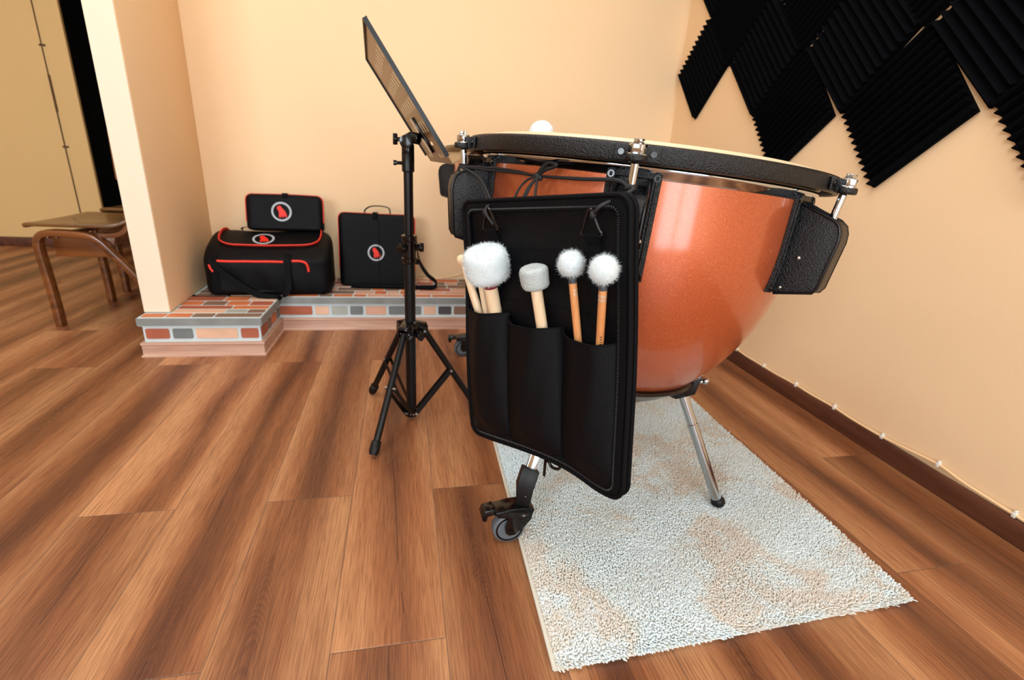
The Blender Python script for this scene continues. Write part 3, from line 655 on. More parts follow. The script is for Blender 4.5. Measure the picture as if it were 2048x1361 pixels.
mb = MB(); a_ = ball+np.array([sd[0]*.026, sd[1]*.026, -.003]); b_ = np.array([e_[0], e_[1], headz(*e_)+.007]); mb.tube([a_, b_], [.006, .0065], 14); mb.build('shaft', M['bamboo'], rm)

# ------------------------------------------------------------------ mallet bag hanging on the front drum
pL = drum1.loc(-61.5, .395, -.01); pR = drum1.loc(-1.5, .395, -.01); ds = pR-pL; ds[2] = 0; ds /= np.linalg.norm(ds)
nb_ = np.array([ds[1], -ds[0], 0]); OFF = .037; TH = math.radians(6.9)
BL = pL+nb_*OFF; BL = np.array([BL[0], BL[1], 0])+ds*.112; BL[2] = .247
ex = ds*math.cos(TH)+np.array([0, 0, math.sin(TH)]); ey = -ds*math.sin(TH)+np.array([0, 0, math.cos(TH)])
BW, BH = .372, .468
def B(a, b, c): return BL+ex*a+ey*b+nb_*c
def bag_px(x, y, c=0.0):
    q = onpl(x, y, BL+nb_*c, nb_)-BL; return q @ ex, q @ ey
bag = empty('mallet_bag', tuple(B(BW/2, 0, 0)), 'open black mallet bag with zip border and three pockets, hanging on the front drum', 'bag')
def rrect(a0, b0, a1, b1, r, n=6):
    P = []
    for cx, cy, s0 in ((a1-r, b1-r, 0), (a0+r, b1-r, 90), (a0+r, b0+r, 180), (a1-r, b0+r, 270)):
        for k in range(n+1): t = math.radians(s0+90*k/n); P.append((cx+r*math.cos(t), cy+r*math.sin(t)))
    return P
def densify(P, step=.012):
    out = []
    for (x0, y0), (x1, y1) in zip(P, P[1:]+P[:1]):
        n = max(1, int(math.hypot(x1-x0, y1-y0)/step)); out += [(x0+(x1-x0)*k/n, y0+(y1-y0)*k/n) for k in range(n)]
    return out
def sagc(a, b):   # how the hanging cloth waves out of its plane
    return .006*math.sin(a*14+.6)*(1-b/BH)**1 + .004*math.sin(b*13+a*5)
def sagb(a, b):   # lower edge droops between corners
    return -.010*math.exp(-((a-.33)/.05)**2)*(1-b/BH) + .006*math.sin(a*15-1)*(1-b/BH)**3
def BB(a, b, c): return B(a, b+sagb(a, b), c+sagc(a, b))
P = densify(rrect(0, 0, BW, BH, .022))
mb = MB(); n = len(P)
def shell(mb, P, cf, cb, inset):
    cen = (BW/2, BH/2)
    def ins(p, k): return (p[0]+(cen[0]-p[0])*k/ (BW/2), p[1]+(cen[1]-p[1])*k/(BH/2))
    rows = [[BB(*p, cb) for p in P], [BB(*p, cf) for p in P], [BB(*ins(p, .012), cf) for p in P]]
    vs = sum(rows, []); fs = []
    for r_ in range(2): fs += [(r_*n+i, r_*n+(i+1) % n, (r_+1)*n+(i+1) % n, (r_+1)*n+i) for i in range(n)]
    mb.add(vs, fs)
# front sheet as a grid with slight waves
def sheet(mb, a0, a1, b0, b1, cfun, na=40, nb=50, mi=0):
    vs = [BB(a, b, cfun(a, b)) for b in np.linspace(b0, b1, nb) for a in np.linspace(a0, a1, na)]
    mb.add(vs, [(j*na+i, j*na+i+1, (j+1)*na+i+1, (j+1)*na+i) for j in range(nb-1) for i in range(na-1)], mi)
rng = np.random.default_rng(2)
wr = lambda a, b: .0012*math.sin(a*60+3*math.sin(b*22))+.001*math.sin(b*70+2*math.sin(a*30))
sheet(mb, .004, BW-.004, .004, BH-.004, lambda a, b: .004+wr(a, b))
sheet(mb, .004, BW-.004, .004, BH-.004, lambda a, b: -.008)
shell(mb, P, .008, -.009, .01)
mb.build('panel', M['cloth'], bag, smooth=60)
# gusset border: two piped edges with zip teeth
mb = MB(); mb.tube([BB(*p, .007) for p in P], .0040, 8, closed=True); mb.tube([BB(*p, -.008) for p in P], .0040, 8, closed=True)
Pi = densify(rrect(.012, .012, BW-.012, BH-.012, .018)); mb.ribbon([BB(*p, .0085) for p in Pi], nb_, .003, .016, closed=True)
mb.build('border', M['strap'], bag, smooth=50)
mb = MB(); Pz = densify(rrect(.017, .010, BW-.018, BH-.015, .016), .0032)
for i, p in enumerate(Pz):
    q0 = BB(*p, .0105); q1 = BB(*p, .0125); nx_ = Pz[(i+1) % len(Pz)]; tdir = BB(*nx_, .0105)-q0; tdir /= np.linalg.norm(tdir)+1e-9; sdir = np.cross(nb_, tdir)
    mb.add([q0-sdir*.0014-tdir*.0006, q0+sdir*.0014-tdir*.0006, q0+sdir*.0014+tdir*.0006, q0-sdir*.0014+tdir*.0006, q1-sdir*.0012, q1+sdir*.0012], [(0, 1, 5, 4), (2, 3, 4, 5), (0, 4, 3), (1, 2, 5)])
mb.build('zip_teeth', simple('zip_teeth', (66, 64, 62), .5), bag)
# pull tab
pt = B(*bag_px(1098, 918), .006); mb = MB(); mb.ribbon([pt+np.array([0, 0, .012]), pt+np.array([0, 0, -.004])], ex, .009, .004); mb.ribbon([pt+np.array([0, 0, 0])+nb_*.004, pt-np.array([0, 0, .034])+nb_*.004], ex, .006, .002)
mb.tube(catmull([pt+ex*.004, pt+ex*.012-ey*.010, pt+ex*.028-ey*.008, pt+ex*.034+ey*.004], 6), .003, 8); mb.build('zip_pull', M['gloss_black'], bag, bevel=.0006)
# pockets
PT = .256; edges = [.006, .118, .243, BW-.022]
def pk(i):
    a0, a1 = edges[i], edges[i+1]; dep = [.026, .032, .028][i]
    def cf(a, b):
        t = (a-a0)/(a1-a0); s_ = max(0, math.sin(PI*t))**.7; k = (.55+.45*(b/PT)**1.2)
        lift = min(1, b/.05)
        f = .002*math.sin(a*110+3*math.sin(b*12+i))*lift*(.4+.6*b/PT)
        return .007+dep*s_*k*lift+f*s_
    return a0, a1, cf
for i in range(3):
    a0, a1, cf = pk(i); mb = MB(); na, nb2 = 26, 30
    bt = lambda a: PT+[.016, .006, .001][i]-.004-[.004, .004, .004][i]*math.sin(PI*(a-a0)/(a1-a0))+(.004 if a-a0 < .006 else 0)
    outer = [BB(a, .008+(bt(a)-.008)*t, cf(a, .008+(bt(a)-.008)*t)) for t in np.linspace(0, 1, nb2) for a in np.linspace(a0, a1, na)]
    innr = [p-nb_*.0016 for p in outer]
    fs = [(j*na+k, j*na+k+1, (j+1)*na+k+1, (j+1)*na+k) for j in range(nb2-1) for k in range(na-1)]; m_ = na*nb2
    fs += [(m_+a, m_+d, m_+c, m_+b) for a, b, c, d in fs]; fs += [(m_-na+k, m_-na+k+1, 2*m_-na+k+1, 2*m_-na+k) for k in range(na-1)]
    mb.add(outer+innr, fs); mb.build('pocket', M['cloth'], bag, smooth=60)
    mb = MB(); mb.tube([BB(a, bt(a)-.0005, cf(a, bt(a))-.0006) for a in np.linspace(a0, a1, 24)], .0018, 6)
    mb.tube([BB(a0+.0005, b, .0085) for b in np.linspace(.01, PT+[.012, .003, -.002][i], 20)], .0014, 6); mb.build('pocket_hem', M['strap'], bag)
# seams and webbing on the upper panel
mb = MB()
for b in (PT+.125, PT+.085, PT+.032): mb.tube([BB(a, b+.004*math.sin(a*9), .0058+wr(a, b)) for a in np.linspace(.02, BW-.03, 40)], .0009, 5)
mb.build('seam', M['strap'], bag)
ring_px = [(992, 445), (1197, 452)]
for i, (x, y) in enumerate(ring_px):
    a, b = bag_px(x, y); mb = MB(); mb.ribbon([BB(a, t, .0075) for t in np.linspace(b-.022, PT+.02, 12)], ex, .024, .0018)
    mb.ribbon([BB(a, b-.020, .008), BB(a, b-.010, .014), BB(a, b-.012, .018), BB(a, b-.026, .010)], ex, .026, .002); wb = mb.build('webbing', M['strap'], bag)
    mb = MB(); tri = [BB(a-.018, b-.012, .014), BB(a+.018, b-.012, .014), BB(a+.015, b-.002, .016), BB(a+.004, b+.022, .018), BB(a-.004, b+.022, .018), BB(a-.015, b-.002, .016)]
    mb.tube(catmull(tri, 5, True), .0024, 8, closed=True); mb.build('ring', M['gloss_black'], wb)
# cords
mb = MB(); rodL = drum1.loc(-61.5, .388, -.060); rodR = drum1.loc(-1.5, .388, -.064)
cx = lambda x, y, off: onpl(x, y, pL+nb_*off, nb_)
def cord(mb, P, r=.0022, n=8): mb.tube(catmull(P, n), r, 8)
for dy in (0, 5):
    cord(mb, [rodL+nb_*.010, cx(985, 336+dy, .010), cx(1035, 343+dy*.6, .012), cx(1075, 352, .014), cx(1160, 357+dy*.4, .012), cx(1235, 360+dy*.5, .010), rodR+nb_*.010+ds*.002])
for rd in (rodL, rodR):
    for k in (0, .004): 
        cc_ = rd+np.array([0, 0, k]); mb.tube([cc_+.0085*(ds*math.cos(t)+nb_*math.sin(t)) for t in np.linspace(0, 2*PI, 14, endpoint=False)], .0021, 6, closed=True)
cord(mb, [rodL+nb_*.010, cx(955, 358, .016), cx(975, 400, .034), B(*bag_px(988, 422), .022), B(*bag_px(987, 432), .020)])
cord(mb, [rodL+nb_*.010+ds*.003, cx(958, 356, .018), cx(980, 400, .036), B(*bag_px(991, 423), .024), B(*bag_px(1004, 448), .022)], .0024)
cord(mb, [rodR+nb_*.012, cx(1268, 377, .016), cx(1245, 392, .030), B(*bag_px(1222, 412), .026), B(*bag_px(1206, 428), .022)], .0028)
# knot and bow
kn = cx(1075, 352, .018); mb.sphere(kn, .0062, 14); mb.sphere(kn+ds*.006+np.array([0, 0, -.003]), .005, 12)
cord(mb, [kn, cx(1083, 338, .02), cx(1097, 326, .02), cx(1112, 329, .019), cx(1108, 334, .018), cx(1090, 340, .018), kn], .0032)
for L in ([(1075, 352), (1052, 362), (1034, 385), (1027, 412), (1032, 420), (1042, 405), (1055, 378), (1075, 352)], [(1075, 354), (1060, 375), (1048, 405), (1050, 425), (1062, 428), (1070, 412), (1071, 385), (1075, 354)]):
    cord(mb, [cx(x, y, .020+.016*min(1, (y-350)/50)) for x, y in L], .0021)
mb.sphere(B(*bag_px(987, 425), .020), .0055, 12); mb.sphere(B(*bag_px(1204, 430), .022), .0055, 12)
mb.build('cord', simple('black_cord', (12, 12, 14), .65, nscale=1600, bump=.5, bdist=.0004), bag, smooth=60)

# ------------------------------------------------------------------ mallets and sticks in the bag
def stickline(px0, px1, c0, c1, ext=.10):
    a = B(*bag_px(*px0, c0), c0); b = B(*bag_px(*px1, c1), c1); d = (b-a)/np.linalg.norm(b-a); return a, b, b+d*ext, d
def place(label, name, a, cat='mallet'): return empty(name, tuple(a), label, cat, 'mallets and sticks in the bag')
# 1 big wool mallet
a, b, e_, d = stickline((973, 530), (990, 622), .036, .012, .04)
rt = place('thick mallet with large barrel-shaped white wool head and red thread band', 'bass_mallet', a)
mb = MB(); s_ = lump(mb, a, .0395, frame(d), .84, 3.6, 64, .03, 1); fuzz(mb, s_, 6000, .006, np.random.default_rng(11), .00022, .8); mb.build('mallet_head', M['felt'], rt, smooth=80)
mb = MB(); mb.tube([a+d*.025, e_], .0128, 22); mb.build('shaft', M['maple'], rt)
mb = MB(); mb.tube([a+d*.0375, a+d*.0385, a+d*.043, a+d*.044], [.0128, .0135, .0135, .0128], 20); mb.build('thread_band', simple('red_thread', (120, 24, 34), .6), rt)
# 2 drumstick with bead
a, b, e_, d = stickline((924, 521), (955, 614), .024, .009, .04)
rt = place('pale wooden drumstick with a round bead tip at the far left of the bag', 'drumstick', a, 'drumstick')
mb = MB(); mb.lathe([(.0001, -.011), (.0055, -.0102), (.009, -.006), (.0102, 0), (.009, .006), (.0066, .010), (.0056, .014), (.0064, .03), (.0082, .07), (.009, .12), (.009, np.linalg.norm(e_-a))], axl(a, d), 24); mb.build('stick', M['maple'], rt, smooth=60)
# 3 stick behind
a, b, e_, d = stickline((962, 560), (973, 622), .010, .009, .04)
rt = place('thin pale wooden stick rising behind the big white wool head', 'drumstick', a, 'drumstick')
mb = MB(); mb.tube([a, e_], .0074, 18); mb.build('stick', M['maple'], rt)
# 4 grey felt disc mallet
a, b, e_, d = stickline((1069, 555), (1083, 648), .032, .014, .05)
rt = place('mallet with worn grey cylindrical felt head, in the middle pocket', 'felt_mallet', a)
mb = MB(); s_ = lump(mb, a, .0238, frame(d), .80, 5.5, 56, .035, 8); fuzz(mb, s_, 500, .003, np.random.default_rng(8), .0002); mb.build('mallet_head', M['grey_felt'], rt, smooth=70)
mb = MB(); mb.tube([a+d*.015, e_], .0098, 20); mb.build('shaft', M['maple'], rt)
# 5, 6 timpani mallets with ball heads
for k, (p0, p1, r_, lab) in enumerate([((1142, 528), (1155, 668), .0190, 'bamboo mallet with white wool ball head, left of the matching pair in the bag'),
                                       ((1208, 540), (1200, 680), .0202, 'bamboo mallet with white wool ball head, nearest the right zip of the bag')]):
    a, b, e_, d = stickline(p0, p1, .032, .010, .03)
    rt = place(lab, 'timpani_mallet', a); mb = MB(); s_ = lump(mb, a, r_, frame(d), 1.0, 2.1, 44, .02, 20+k); fuzz(mb, s_, 3000, .007, np.random.default_rng(20+k), .00014, .9); mb.build('mallet_head', M['felt'], rt, smooth=80)
    mb = MB(); mb.tube([a+d*(r_*.8), a+d*(r_+.001), a+d*(r_+.011)], [.0052, .0062, .0068], 18); mb.build('ferrule', simple('dark_ferrule', (62, 64, 68), .5), rt)
    mb = MB(); mb.tube([a+d*(r_+.010), e_], .0063, 20); sh = mb.build('shaft', M['bamboo'], rt)
    mb = MB(); Fm = frame(d, nb_); rg = np.random.default_rng(k+3)
    for row in ((r_+.022, r_+.028) if k == 0 else (r_+.020, r_+.0265)):
        for t in np.linspace(-1.5, 1.5, 13):
            if k == 0 and abs(t) < .75: continue
            hh = .0016+rg.random()*.0012; ww = .00035+rg.random()*.0002
            q = a+d*row+Fm @ np.array([.00645*math.cos(t), .00645*math.sin(t), 0]); td = Fm @ np.array([-math.sin(t), math.cos(t), 0])
            mb.add([q-td*ww-d*hh, q+td*ww-d*hh, q+td*ww+d*hh, q-td*ww+d*hh], [(0, 1, 2, 3)])
            if rg.random() < .6: mb.add([q-td*ww*2.4-d*hh*.3, q+td*ww*2.4-d*hh*.3, q+td*ww*2.4+d*hh*.1, q-td*ww*2.4+d*hh*.1], [(0, 1, 2, 3)])
    mb.build('silver_print', simple('silver_print', (232, 226, 210), .3, .6), sh)
    if k == 1:
        mb = MB()
        for i in range(7):
            q = a+d*(r_+.088+i*.0042)+Fm @ np.array([.00645*math.cos(-.75), .00645*math.sin(-.75), 0]); td = Fm @ np.array([math.sin(.75), math.cos(.75), 0])
            mb.add([q-td*.0016-d*.0004, q+td*.0016-d*.0004, q+td*.0016+d*.0009, q-td*.0016+d*.0009], [(0, 1, 2, 3)]); mb.add([q-td*.0016-d*.0014, q-td*.0008-d*.0014, q-td*.0008+d*.0012, q-td*.0016+d*.0012], [(0, 1, 2, 3)])
        mb.build('dark_print', M['matte_black'], sh)

# ------------------------------------------------------------------ music stand
ms = empty('music_stand', (-.012, 1.43, 0), 'black orchestral music stand with tilted slotted desk, on three legs left of the drum', 'music stand')
P0 = np.array([-.010, 1.43, 0.]); zt = lambda z: P0+np.array([.0, 0, z])
mb = MB(); mb.tube([zt(.020), zt(.555)], .0155, 24); mb.build('lower_tube', M['powder_fine'], ms)
mb = MB(); mb.tube([zt(.50), zt(.795)], .0125, 24); mb.tube([zt(.745), zt(.748), zt(.792), zt(.795)], [.0125, .0165, .0165, .0145], 24); mb.build('upper_tube', M['powder_fine'], ms)
mb = MB(); mb.tube([zt(.500), zt(.504), zt(.515), zt(.517)], [.0165, .0215, .0215, .018], 24); mb.tube([zt(.517), zt(.565)], .0185, 24); mb.tube([zt(.562), zt(.566), zt(.577), zt(.58)], [.018, .0215, .0215, .017], 24)
mb.tube([zt(.545), zt(.545)+np.array([-.022, -.02, 0])], .008, 12); mb.tube([zt(.545), zt(.545)+np.array([.03, .006, 0])], .010, 12); mb.tube([zt(.505), zt(.505)+np.array([.026, .01, -.002])], .009, 12)
hc = mb.build('height_clamp', M['gloss_black'], ms)
def knob(c, ax, r, h, par):
    mb = MB(); Fm = frame(ax); n = 24; vs = []
    for z in (0, h):
        for k in range(n): q = r*(1+.18*math.cos(k*2*PI/n*4)); vs.append(np.array(c)+Fm @ np.array([q*math.cos(2*PI*k/n), q*math.sin(2*PI*k/n), z]))
    mb.add(vs, [tuple(range(n-1, -1, -1)), tuple(range(n, 2*n))]+[(k, (k+1) % n, n+(k+1) % n, n+k) for k in range(n)]); mb.build('knob', M['gloss_black'], par, bevel=.0015)
knob(zt(.545)+np.array([-.018, -.020, 0]), (-.6, -.8, 0), .0125, .012, hc); knob(zt(.545)+np.array([.028, .002, 0]), (1, .1, 0), .011, .012, hc)
# tripod
feet = [(-.143, 1.612), (-.112, 1.222), (.204, 1.450)]
mb = MB(); mb.tube([zt(.285), zt(.288), zt(.322), zt(.326)], [.024, .028, .026, .018], 24)
for fx_, fy_ in feet:
    v = np.array([fx_, fy_])-P0[:2]; v /= np.linalg.norm(v); s_ = np.array([-v[1], v[0], 0]); v = np.array([v[0], v[1], 0])
    for sg in (-1, 1): mb.prism([(.0, .282), (.045, .282), (.052, .292), (.050, .318), (.015, .326), (0, .326)], lambda p, q, k, v=v, s_=s_: P0+v*p+s_*k+np.array([0, 0, q]), sg*.0115, sg*.0145)
    mb.prism([(.0, .312), (.050, .312), (.046, .320), (.015, .328), (0, .328)], lambda p, q, k, v=v, s_=s_: P0+v*p+s_*k+np.array([0, 0, q]), -.0145, .0145)
hub = mb.build('tripod_hub', M['gloss_black'], ms, bevel=.001); knob(zt(.292)+np.array([.025, -.028, 0]), (.55, -.8, 0), .0135, .014, hub)
mb = MB(); mb.tube([zt(.014), zt(.034)], .0185, 20); lowc = mb.build('brace_collar', M['gloss_black'], ms)
for fx_, fy_ in feet:
    v = np.array([fx_, fy_])-P0[:2]; v /= np.linalg.norm(v); v = np.array([v[0], v[1], 0]); s_ = np.array([-v[1], v[0], 0])
    top_ = P0+v*.040+np.array([0, 0, .298]); ft = np.array([fx_, fy_, .014]); dd = (ft-top_)/np.linalg.norm(ft-top_)
    mb = MB(); mb.tube([top_, ft], .0098, 18); leg = mb.build('leg', M['powder_fine'], ms)
    mb = MB(); mb.tube([ft-dd*.034, ft-dd*.032, ft-dd*.004, ft+dd*.006], [.0105, .0138, .0142, .011], 18); mb.build('rubber_foot', M['rubber'], leg, smooth=60)
    midp = top_+(ft-top_)*.47
    for sg in (-1, 1):
        mb = MB(); mb.ribbon([P0+v*.014+s_*sg*.0125+np.array([0, 0, .024]), midp+s_*sg*.0115], np.cross(midp-P0, s_), .013, .0022); mb.build('brace', M['powder_fine'], ms)
    mb = MB(); mb.tube([midp-s_*.0165, midp+s_*.0165], .0042, 12); mb.tube([P0+v*.014-s_*.0165+np.array([0, 0, .024]), P0+v*.014+s_*.0165+np.array([0, 0, .024])], .0042, 12); mb.tube([top_-s_*.0165, top_+s_*.0165], .0035, 12); mb.build('rivet', M['steel'], leg)
# desk
dc = np.array([-.016, 1.415, .907]); AZ, TI = .07, .594; DW, DH = .476, .317
wv = np.array([-math.sin(AZ), math.cos(AZ), 0]); nv = np.array([math.cos(AZ), math.sin(AZ), 0]); uv = np.array([-nv[0]*math.sin(TI), -nv[1]*math.sin(TI), math.cos(TI)]); fv_ = np.cross(wv, uv)
if fv_[0] < 0: fv_ = -fv_
Dk = lambda a, b, c: dc+wv*(a-.5)*DW+uv*(b-.5)*DH+fv_*c
slots = []
for bv in (.84, .655, .475, .30):
    for k in range(7): a_c = .16+.68*k/6; slots.append((a_c-.011, a_c+.011, bv-.045, bv+.045))
for a_c in (.34, .66): slots.append((a_c-.05, a_c+.05, .150, .178))
for a_c in (.2, .3, .7, .8): slots.append((a_c-.02, a_c+.02, .045, .075))
A_ = sorted(set([0, 1]+[round(s_[0], 5) for s_ in slots]+[round(s_[1], 5) for s_ in slots])); Bv = sorted(set([0, 1]+[round(s_[2], 5) for s_ in slots]+[round(s_[3], 5) for s_ in slots]))
mb = MB(); T_ = .0012
hole = lambda a, b: any(s_[0] < a < s_[1] and s_[2] < b < s_[3] for s_ in slots)
grid = {}
nA, nB = len(A_)-1, len(Bv)-1; solid = [[not hole((A_[i]+A_[i+1])/2, (Bv[j]+Bv[j+1])/2) for j in range(nB)] for i in range(nA)]
for i in range(nA):
    for j in range(nB):
        if not solid[i][j]: continue
        a0, a1, b0, b1 = A_[i], A_[i+1], Bv[j], Bv[j+1]
        q = [Dk(a0, b0, 0), Dk(a1, b0, 0), Dk(a1, b1, 0), Dk(a0, b1, 0)]; q2 = [p+fv_*T_ for p in q]
        fs = [(0, 1, 2, 3), (7, 6, 5, 4)]
        if i == 0 or not solid[i-1][j]: fs.append((0, 3, 7, 4))
        if i == nA-1 or not solid[i+1][j]: fs.append((1, 5, 6, 2))
        if j == 0 or not solid[i][j-1]: fs.append((0, 4, 5, 1))
        if j == nB-1 or not solid[i][j+1]: fs.append((3, 2, 6, 7))
        mb.add(q+q2, fs)
M['desk'] = simple('desk_metal', (150, 122, 84), .4, .5, nscale=700, bump=.06, bdist=.0004, spec=.9)
desk = mb.build('desk', M['desk'], ms, smooth=30)
mb = MB()
for a in (0, 1): mb.prism([(0, -.001), (0, .008), (.0015, .0085), (.003, .007), (.003, -.001)], lambda p, q, k, a=a: Dk(a, k, 0)+wv*(p-.0015)+fv_*(q-.004), .06, 1.0)
mb.prism([(0, -.001), (0, .009), (.003, .009), (.003, -.001)], lambda p, q, k: Dk(k, 1, 0)+uv*(p-.0015)+fv_*(q-.004), 0, 1)
mb.build('desk_flange', M['powder_fine'], desk)
mb = MB(); mb.box((0, 0, 0), (1, .006, .055), X=lambda a, b, c: Dk(a, b*1.0-.004, c)); mb.box((0, 0, .052), (1, .045, .0545), X=lambda a, b, c: Dk(a, b, c)); mb.build('desk_lip', M['desk'], desk)
hb = Dk(.5, .235, 0); mb = MB(); tp_ = zt(.80)
mb.tube([zt(.79), zt(.815)], .0165, 20); mb.tube([zt(.815)+np.array([-.004, -.018, .006]), zt(.815)+np.array([-.004, .018, .006])], .017, 20)
mb.tube(catmull([zt(.80), zt(.83)+np.array([.004, 0, 0]), hb-fv_*.014], 5), [.015]*9+[.015, .014] if False else .0145, 16)
mb.prism([(-.035, -.045), (.035, -.045), (.042, .0), (.03, .05), (-.03, .05), (-.042, 0)], lambda p, q, k: hb+wv*p+uv*q+fv_*k, -.006, -.0005)
hd = mb.build('tilt_head', M['gloss_black'], ms, bevel=.0015); 
mb = MB(); mb.tube([zt(.826), zt(.826)+np.array([-.032, -.004, 0])], .0055, 12); kk_ = mb.build('tilt_bolt', M['gloss_black'], ms); knob(zt(.826)+np.array([-.026, -.004, .0]), (-1, -.1, .0), .012, .012, ms)
mb = MB(); mb.tube([zt(.768), zt(.768)+np.array([-.030, -.006, 0])], .0045, 12); mb.tube([zt(.768)+np.array([-.030, -.006, 0]), zt(.768)+np.array([-.038, -.007, 0])], .0065, 12); mb.build('set_bolt', M['gloss_black'], ms)

# ------------------------------------------------------------------ soft bags on the ledge
def loft(mb, xs, sec):
    """sec(x)-> list of (y,z) with equal counts"""
    rows = [[(x, y, z) for y, z in sec(x)] for x in xs]; n = len(rows[0]); vs = sum(rows, [])
    fs = [(i*n+k, i*n+(k+1) % n, (i+1)*n+(k+1) % n, (i+1)*n+k) for i in range(len(rows)-1) for k in range(n)]
    fs += [tuple(range(n-1, -1, -1)), tuple((len(rows)-1)*n+k for k in range(n))]; mb.add(vs, fs)
def soft_box(mb, lo, hi, r, rend, X=None, wob=.003, seed=0, topround=None, n=28, topy=None):
    lo = np.array(lo, float); hi = np.array(hi, float); rg = np.random.default_rng(seed); ph = rg.random(6)*6
    X = X or (lambda x, y, z: (x, y, z)); m_ = 36; rows = []
    us = 1-np.cos(np.linspace(0, PI/2, 8)); us = list(us*rend)+list(np.linspace(rend, (hi-lo)[0]-rend, n))[1:-1]+list((hi-lo)[0]-us[::-1]*rend)
    for u in us:
        d = min(u, (hi-lo)[0]-u); k = 1.0 if d >= rend else math.sqrt(max(0, 1-(1-d/rend)**2)); ins = (1-k)*rend*.9+.0002
        y0, y1, z0, z1 = lo[1]+ins, hi[1]-ins, lo[2]+ins*.6, hi[2]-ins; P = []; rr = min(r, (y1-y0)/2.1, (z1-z0)/2.1)
        rt = min((topround or r), (y1-y0)/2.1, (z1-z0)/1.5)
        for cy, cz, a0, q in ((y1-rt, z1-rt, 0, rt), (y0+rt, z1-rt, 90, rt), (y0+rr*.6, z0+rr*.6, 180, rr*.6), (y1-rr*.6, z0+rr*.6, 270, rr*.6)):
            for e in range(9): t = math.radians(a0+90*e/8); P.append((cy+q*math.cos(t), cz+q*math.sin(t)))
        P2 = []
        for i in range(len(P)):      # add one midpoint on the flats
            a = np.array(P[i]); b = np.array(P[(i+1) % len(P)]); P2.append(a)
            if i % 9 == 8:
                for f in (.25, .5, .75): P2.append(a+(b-a)*f)
        row = []
        for y, z in P2:
            wz = wob*(math.sin(u*23+ph[0])+math.sin(z*31+ph[1]+u*9)+.6*math.sin(u*61+z*20+ph[2]))*(1 if z > lo[2]+.02 else .1)
            cy_ = (y-(lo[1]+hi[1])/2)/(hi[1]-lo[1])*2
            row.append(X(lo[0]+u, y+wz*cy_, z+(wob*.6*math.sin(u*17+ph[3])*(1 if z > (lo[2]+hi[2])/2 else 0))))
        rows.append(row)
    nn = len(rows[0]); vs = sum(rows, []); fs = [(i*nn+k, i*nn+(k+1) % nn, (i+1)*nn+(k+1) % nn, (i+1)*nn+k) for i in range(len(rows)-1) for k in range(nn)]
    fs += [tuple(range(nn-1, -1, -1)), tuple((len(rows)-1)*nn+k for k in range(nn))]; mb.add(vs, fs)
def bvh(mb): return BVHTree.FromPolygons([tuple(map(float, v)) for v in mb.v], mb.f)
def drop(tree, pts, d, off=.001):
    out = []; d = Vector(d).normalized()
    for p in pts:
        h = tree.ray_cast(Vector(p)-d*1.0, d); q = h[0] if h[0] is not None else Vector(p); out.append(np.array(q)-np.array(d)*off)
    return out
def logo(tree, c, ux, uy, d, r, par):
    ux = np.array(ux, float); uy = np.array(uy, float); c = np.array(c, float); d_ = -np.array(d, float)/np.linalg.norm(d)
    N_ = 40; mb = MB(); oc = [c+ux*r*math.cos(t)+uy*r*math.sin(t) for t in np.linspace(0, 2*PI, N_, endpoint=False)]; ic = [c+ux*r*.80*math.cos(t)+uy*r*.80*math.sin(t) for t in np.linspace(0, 2*PI, N_, endpoint=False)]
    a = drop(tree, oc, d, .0012); b = drop(tree, ic, d, .0012); mb.add(a+b, [(i, (i+1) % N_, N_+(i+1) % N_, N_+i) for i in range(N_)]); lg = mb.build('logo_ring', M['logo_grey'], par)
    G = [(-.30, .62), (-.16, .68), (-.02, .60), (.06, .44), (.20, .30), (.36, .10), (.50, -.16), (.56, -.44), (.52, -.60), (.36, -.62), (.34, -.46), (.24, -.44), (.22, -.64), (.06, -.66), (.03, -.46), (-.04, -.46), (-.08, -.66), (-.26, -.66), (-.30, -.40), (-.26, -.12), (-.34, .12), (-.46, .34), (-.44, .50)]
    pts = [c+ux*r*x*.92+uy*r*y*.92 for x, y in G]; pc = c+ux*r*.02-uy*r*.1; n_ = len(pts)
    from mathutils.geometry import tessellate_polygon
    tri = tessellate_polygon([[Vector((x, y, 0)) for x, y in G]]); pr = drop(tree, pts, d, .0016); mb = MB(); mb.add(pr, [tuple(t) for t in tri]); mb.build('gorilla_emblem', M['logo_red'], par)
# duffel
zl = .1595
DU = empty('duffel_bag', (-.64, 2.45, zl), 'long black duffel bag with red zips and gorilla badge on its lid', 'bag', 'black and red gig bags')
RD = _rz(math.radians(4)); cD = np.array([-.645, 2.44, 0])
def XD(x, y, z):
    z = z-.088*max(0, min(1, (2.585-y)/.27))**1.3*max(0, min(1, (z-zl)/.26))**2 if z < .5 else z
    return tuple(cD+RD @ (np.array([x, y, z])-cD))
mb = MB(); soft_box(mb, (-.893, 2.315, zl), (-.375, 2.585, .430), .05, .045, X=XD, wob=.0035, seed=4, topround=.075); treeD = bvh(mb); mb.build('body', M['cloth'], DU, smooth=60)
def on(tree, p, d): return drop(tree, [XD(*p)], RD @ np.array(d, float), .002)[0]
U = [(-.835, 2.53, .5), (-.845, 2.46, .5), (-.838, 2.385, .5), (-.81, 2.352, .5)]+[(x, 2.341, .5) for x in np.linspace(-.78, -.50, 14)]+[(-.46, 2.350, .5), (-.428, 2.385, .5), (-.42, 2.46, .5), (-.428, 2.53, .5)]
dn = (0, .35, -1)
pth = [on(treeD, p, dn) for p in catmull(U, 3)]
mb = MB(); mb.ribbon(pth, RD @ np.array([0, -.6, .4]), .024, .004)
mb.build('lid_zip', M['red'], DU)
mb = MB(); mb.tube([p+np.array([0, -.0025, .0015]) for p in pth], .0026, 6); mb.build('zip_chain', simple('zip_dark_red', (150, 34, 26), .5), DU)
fr = (0, 1, 0)
mb = MB()
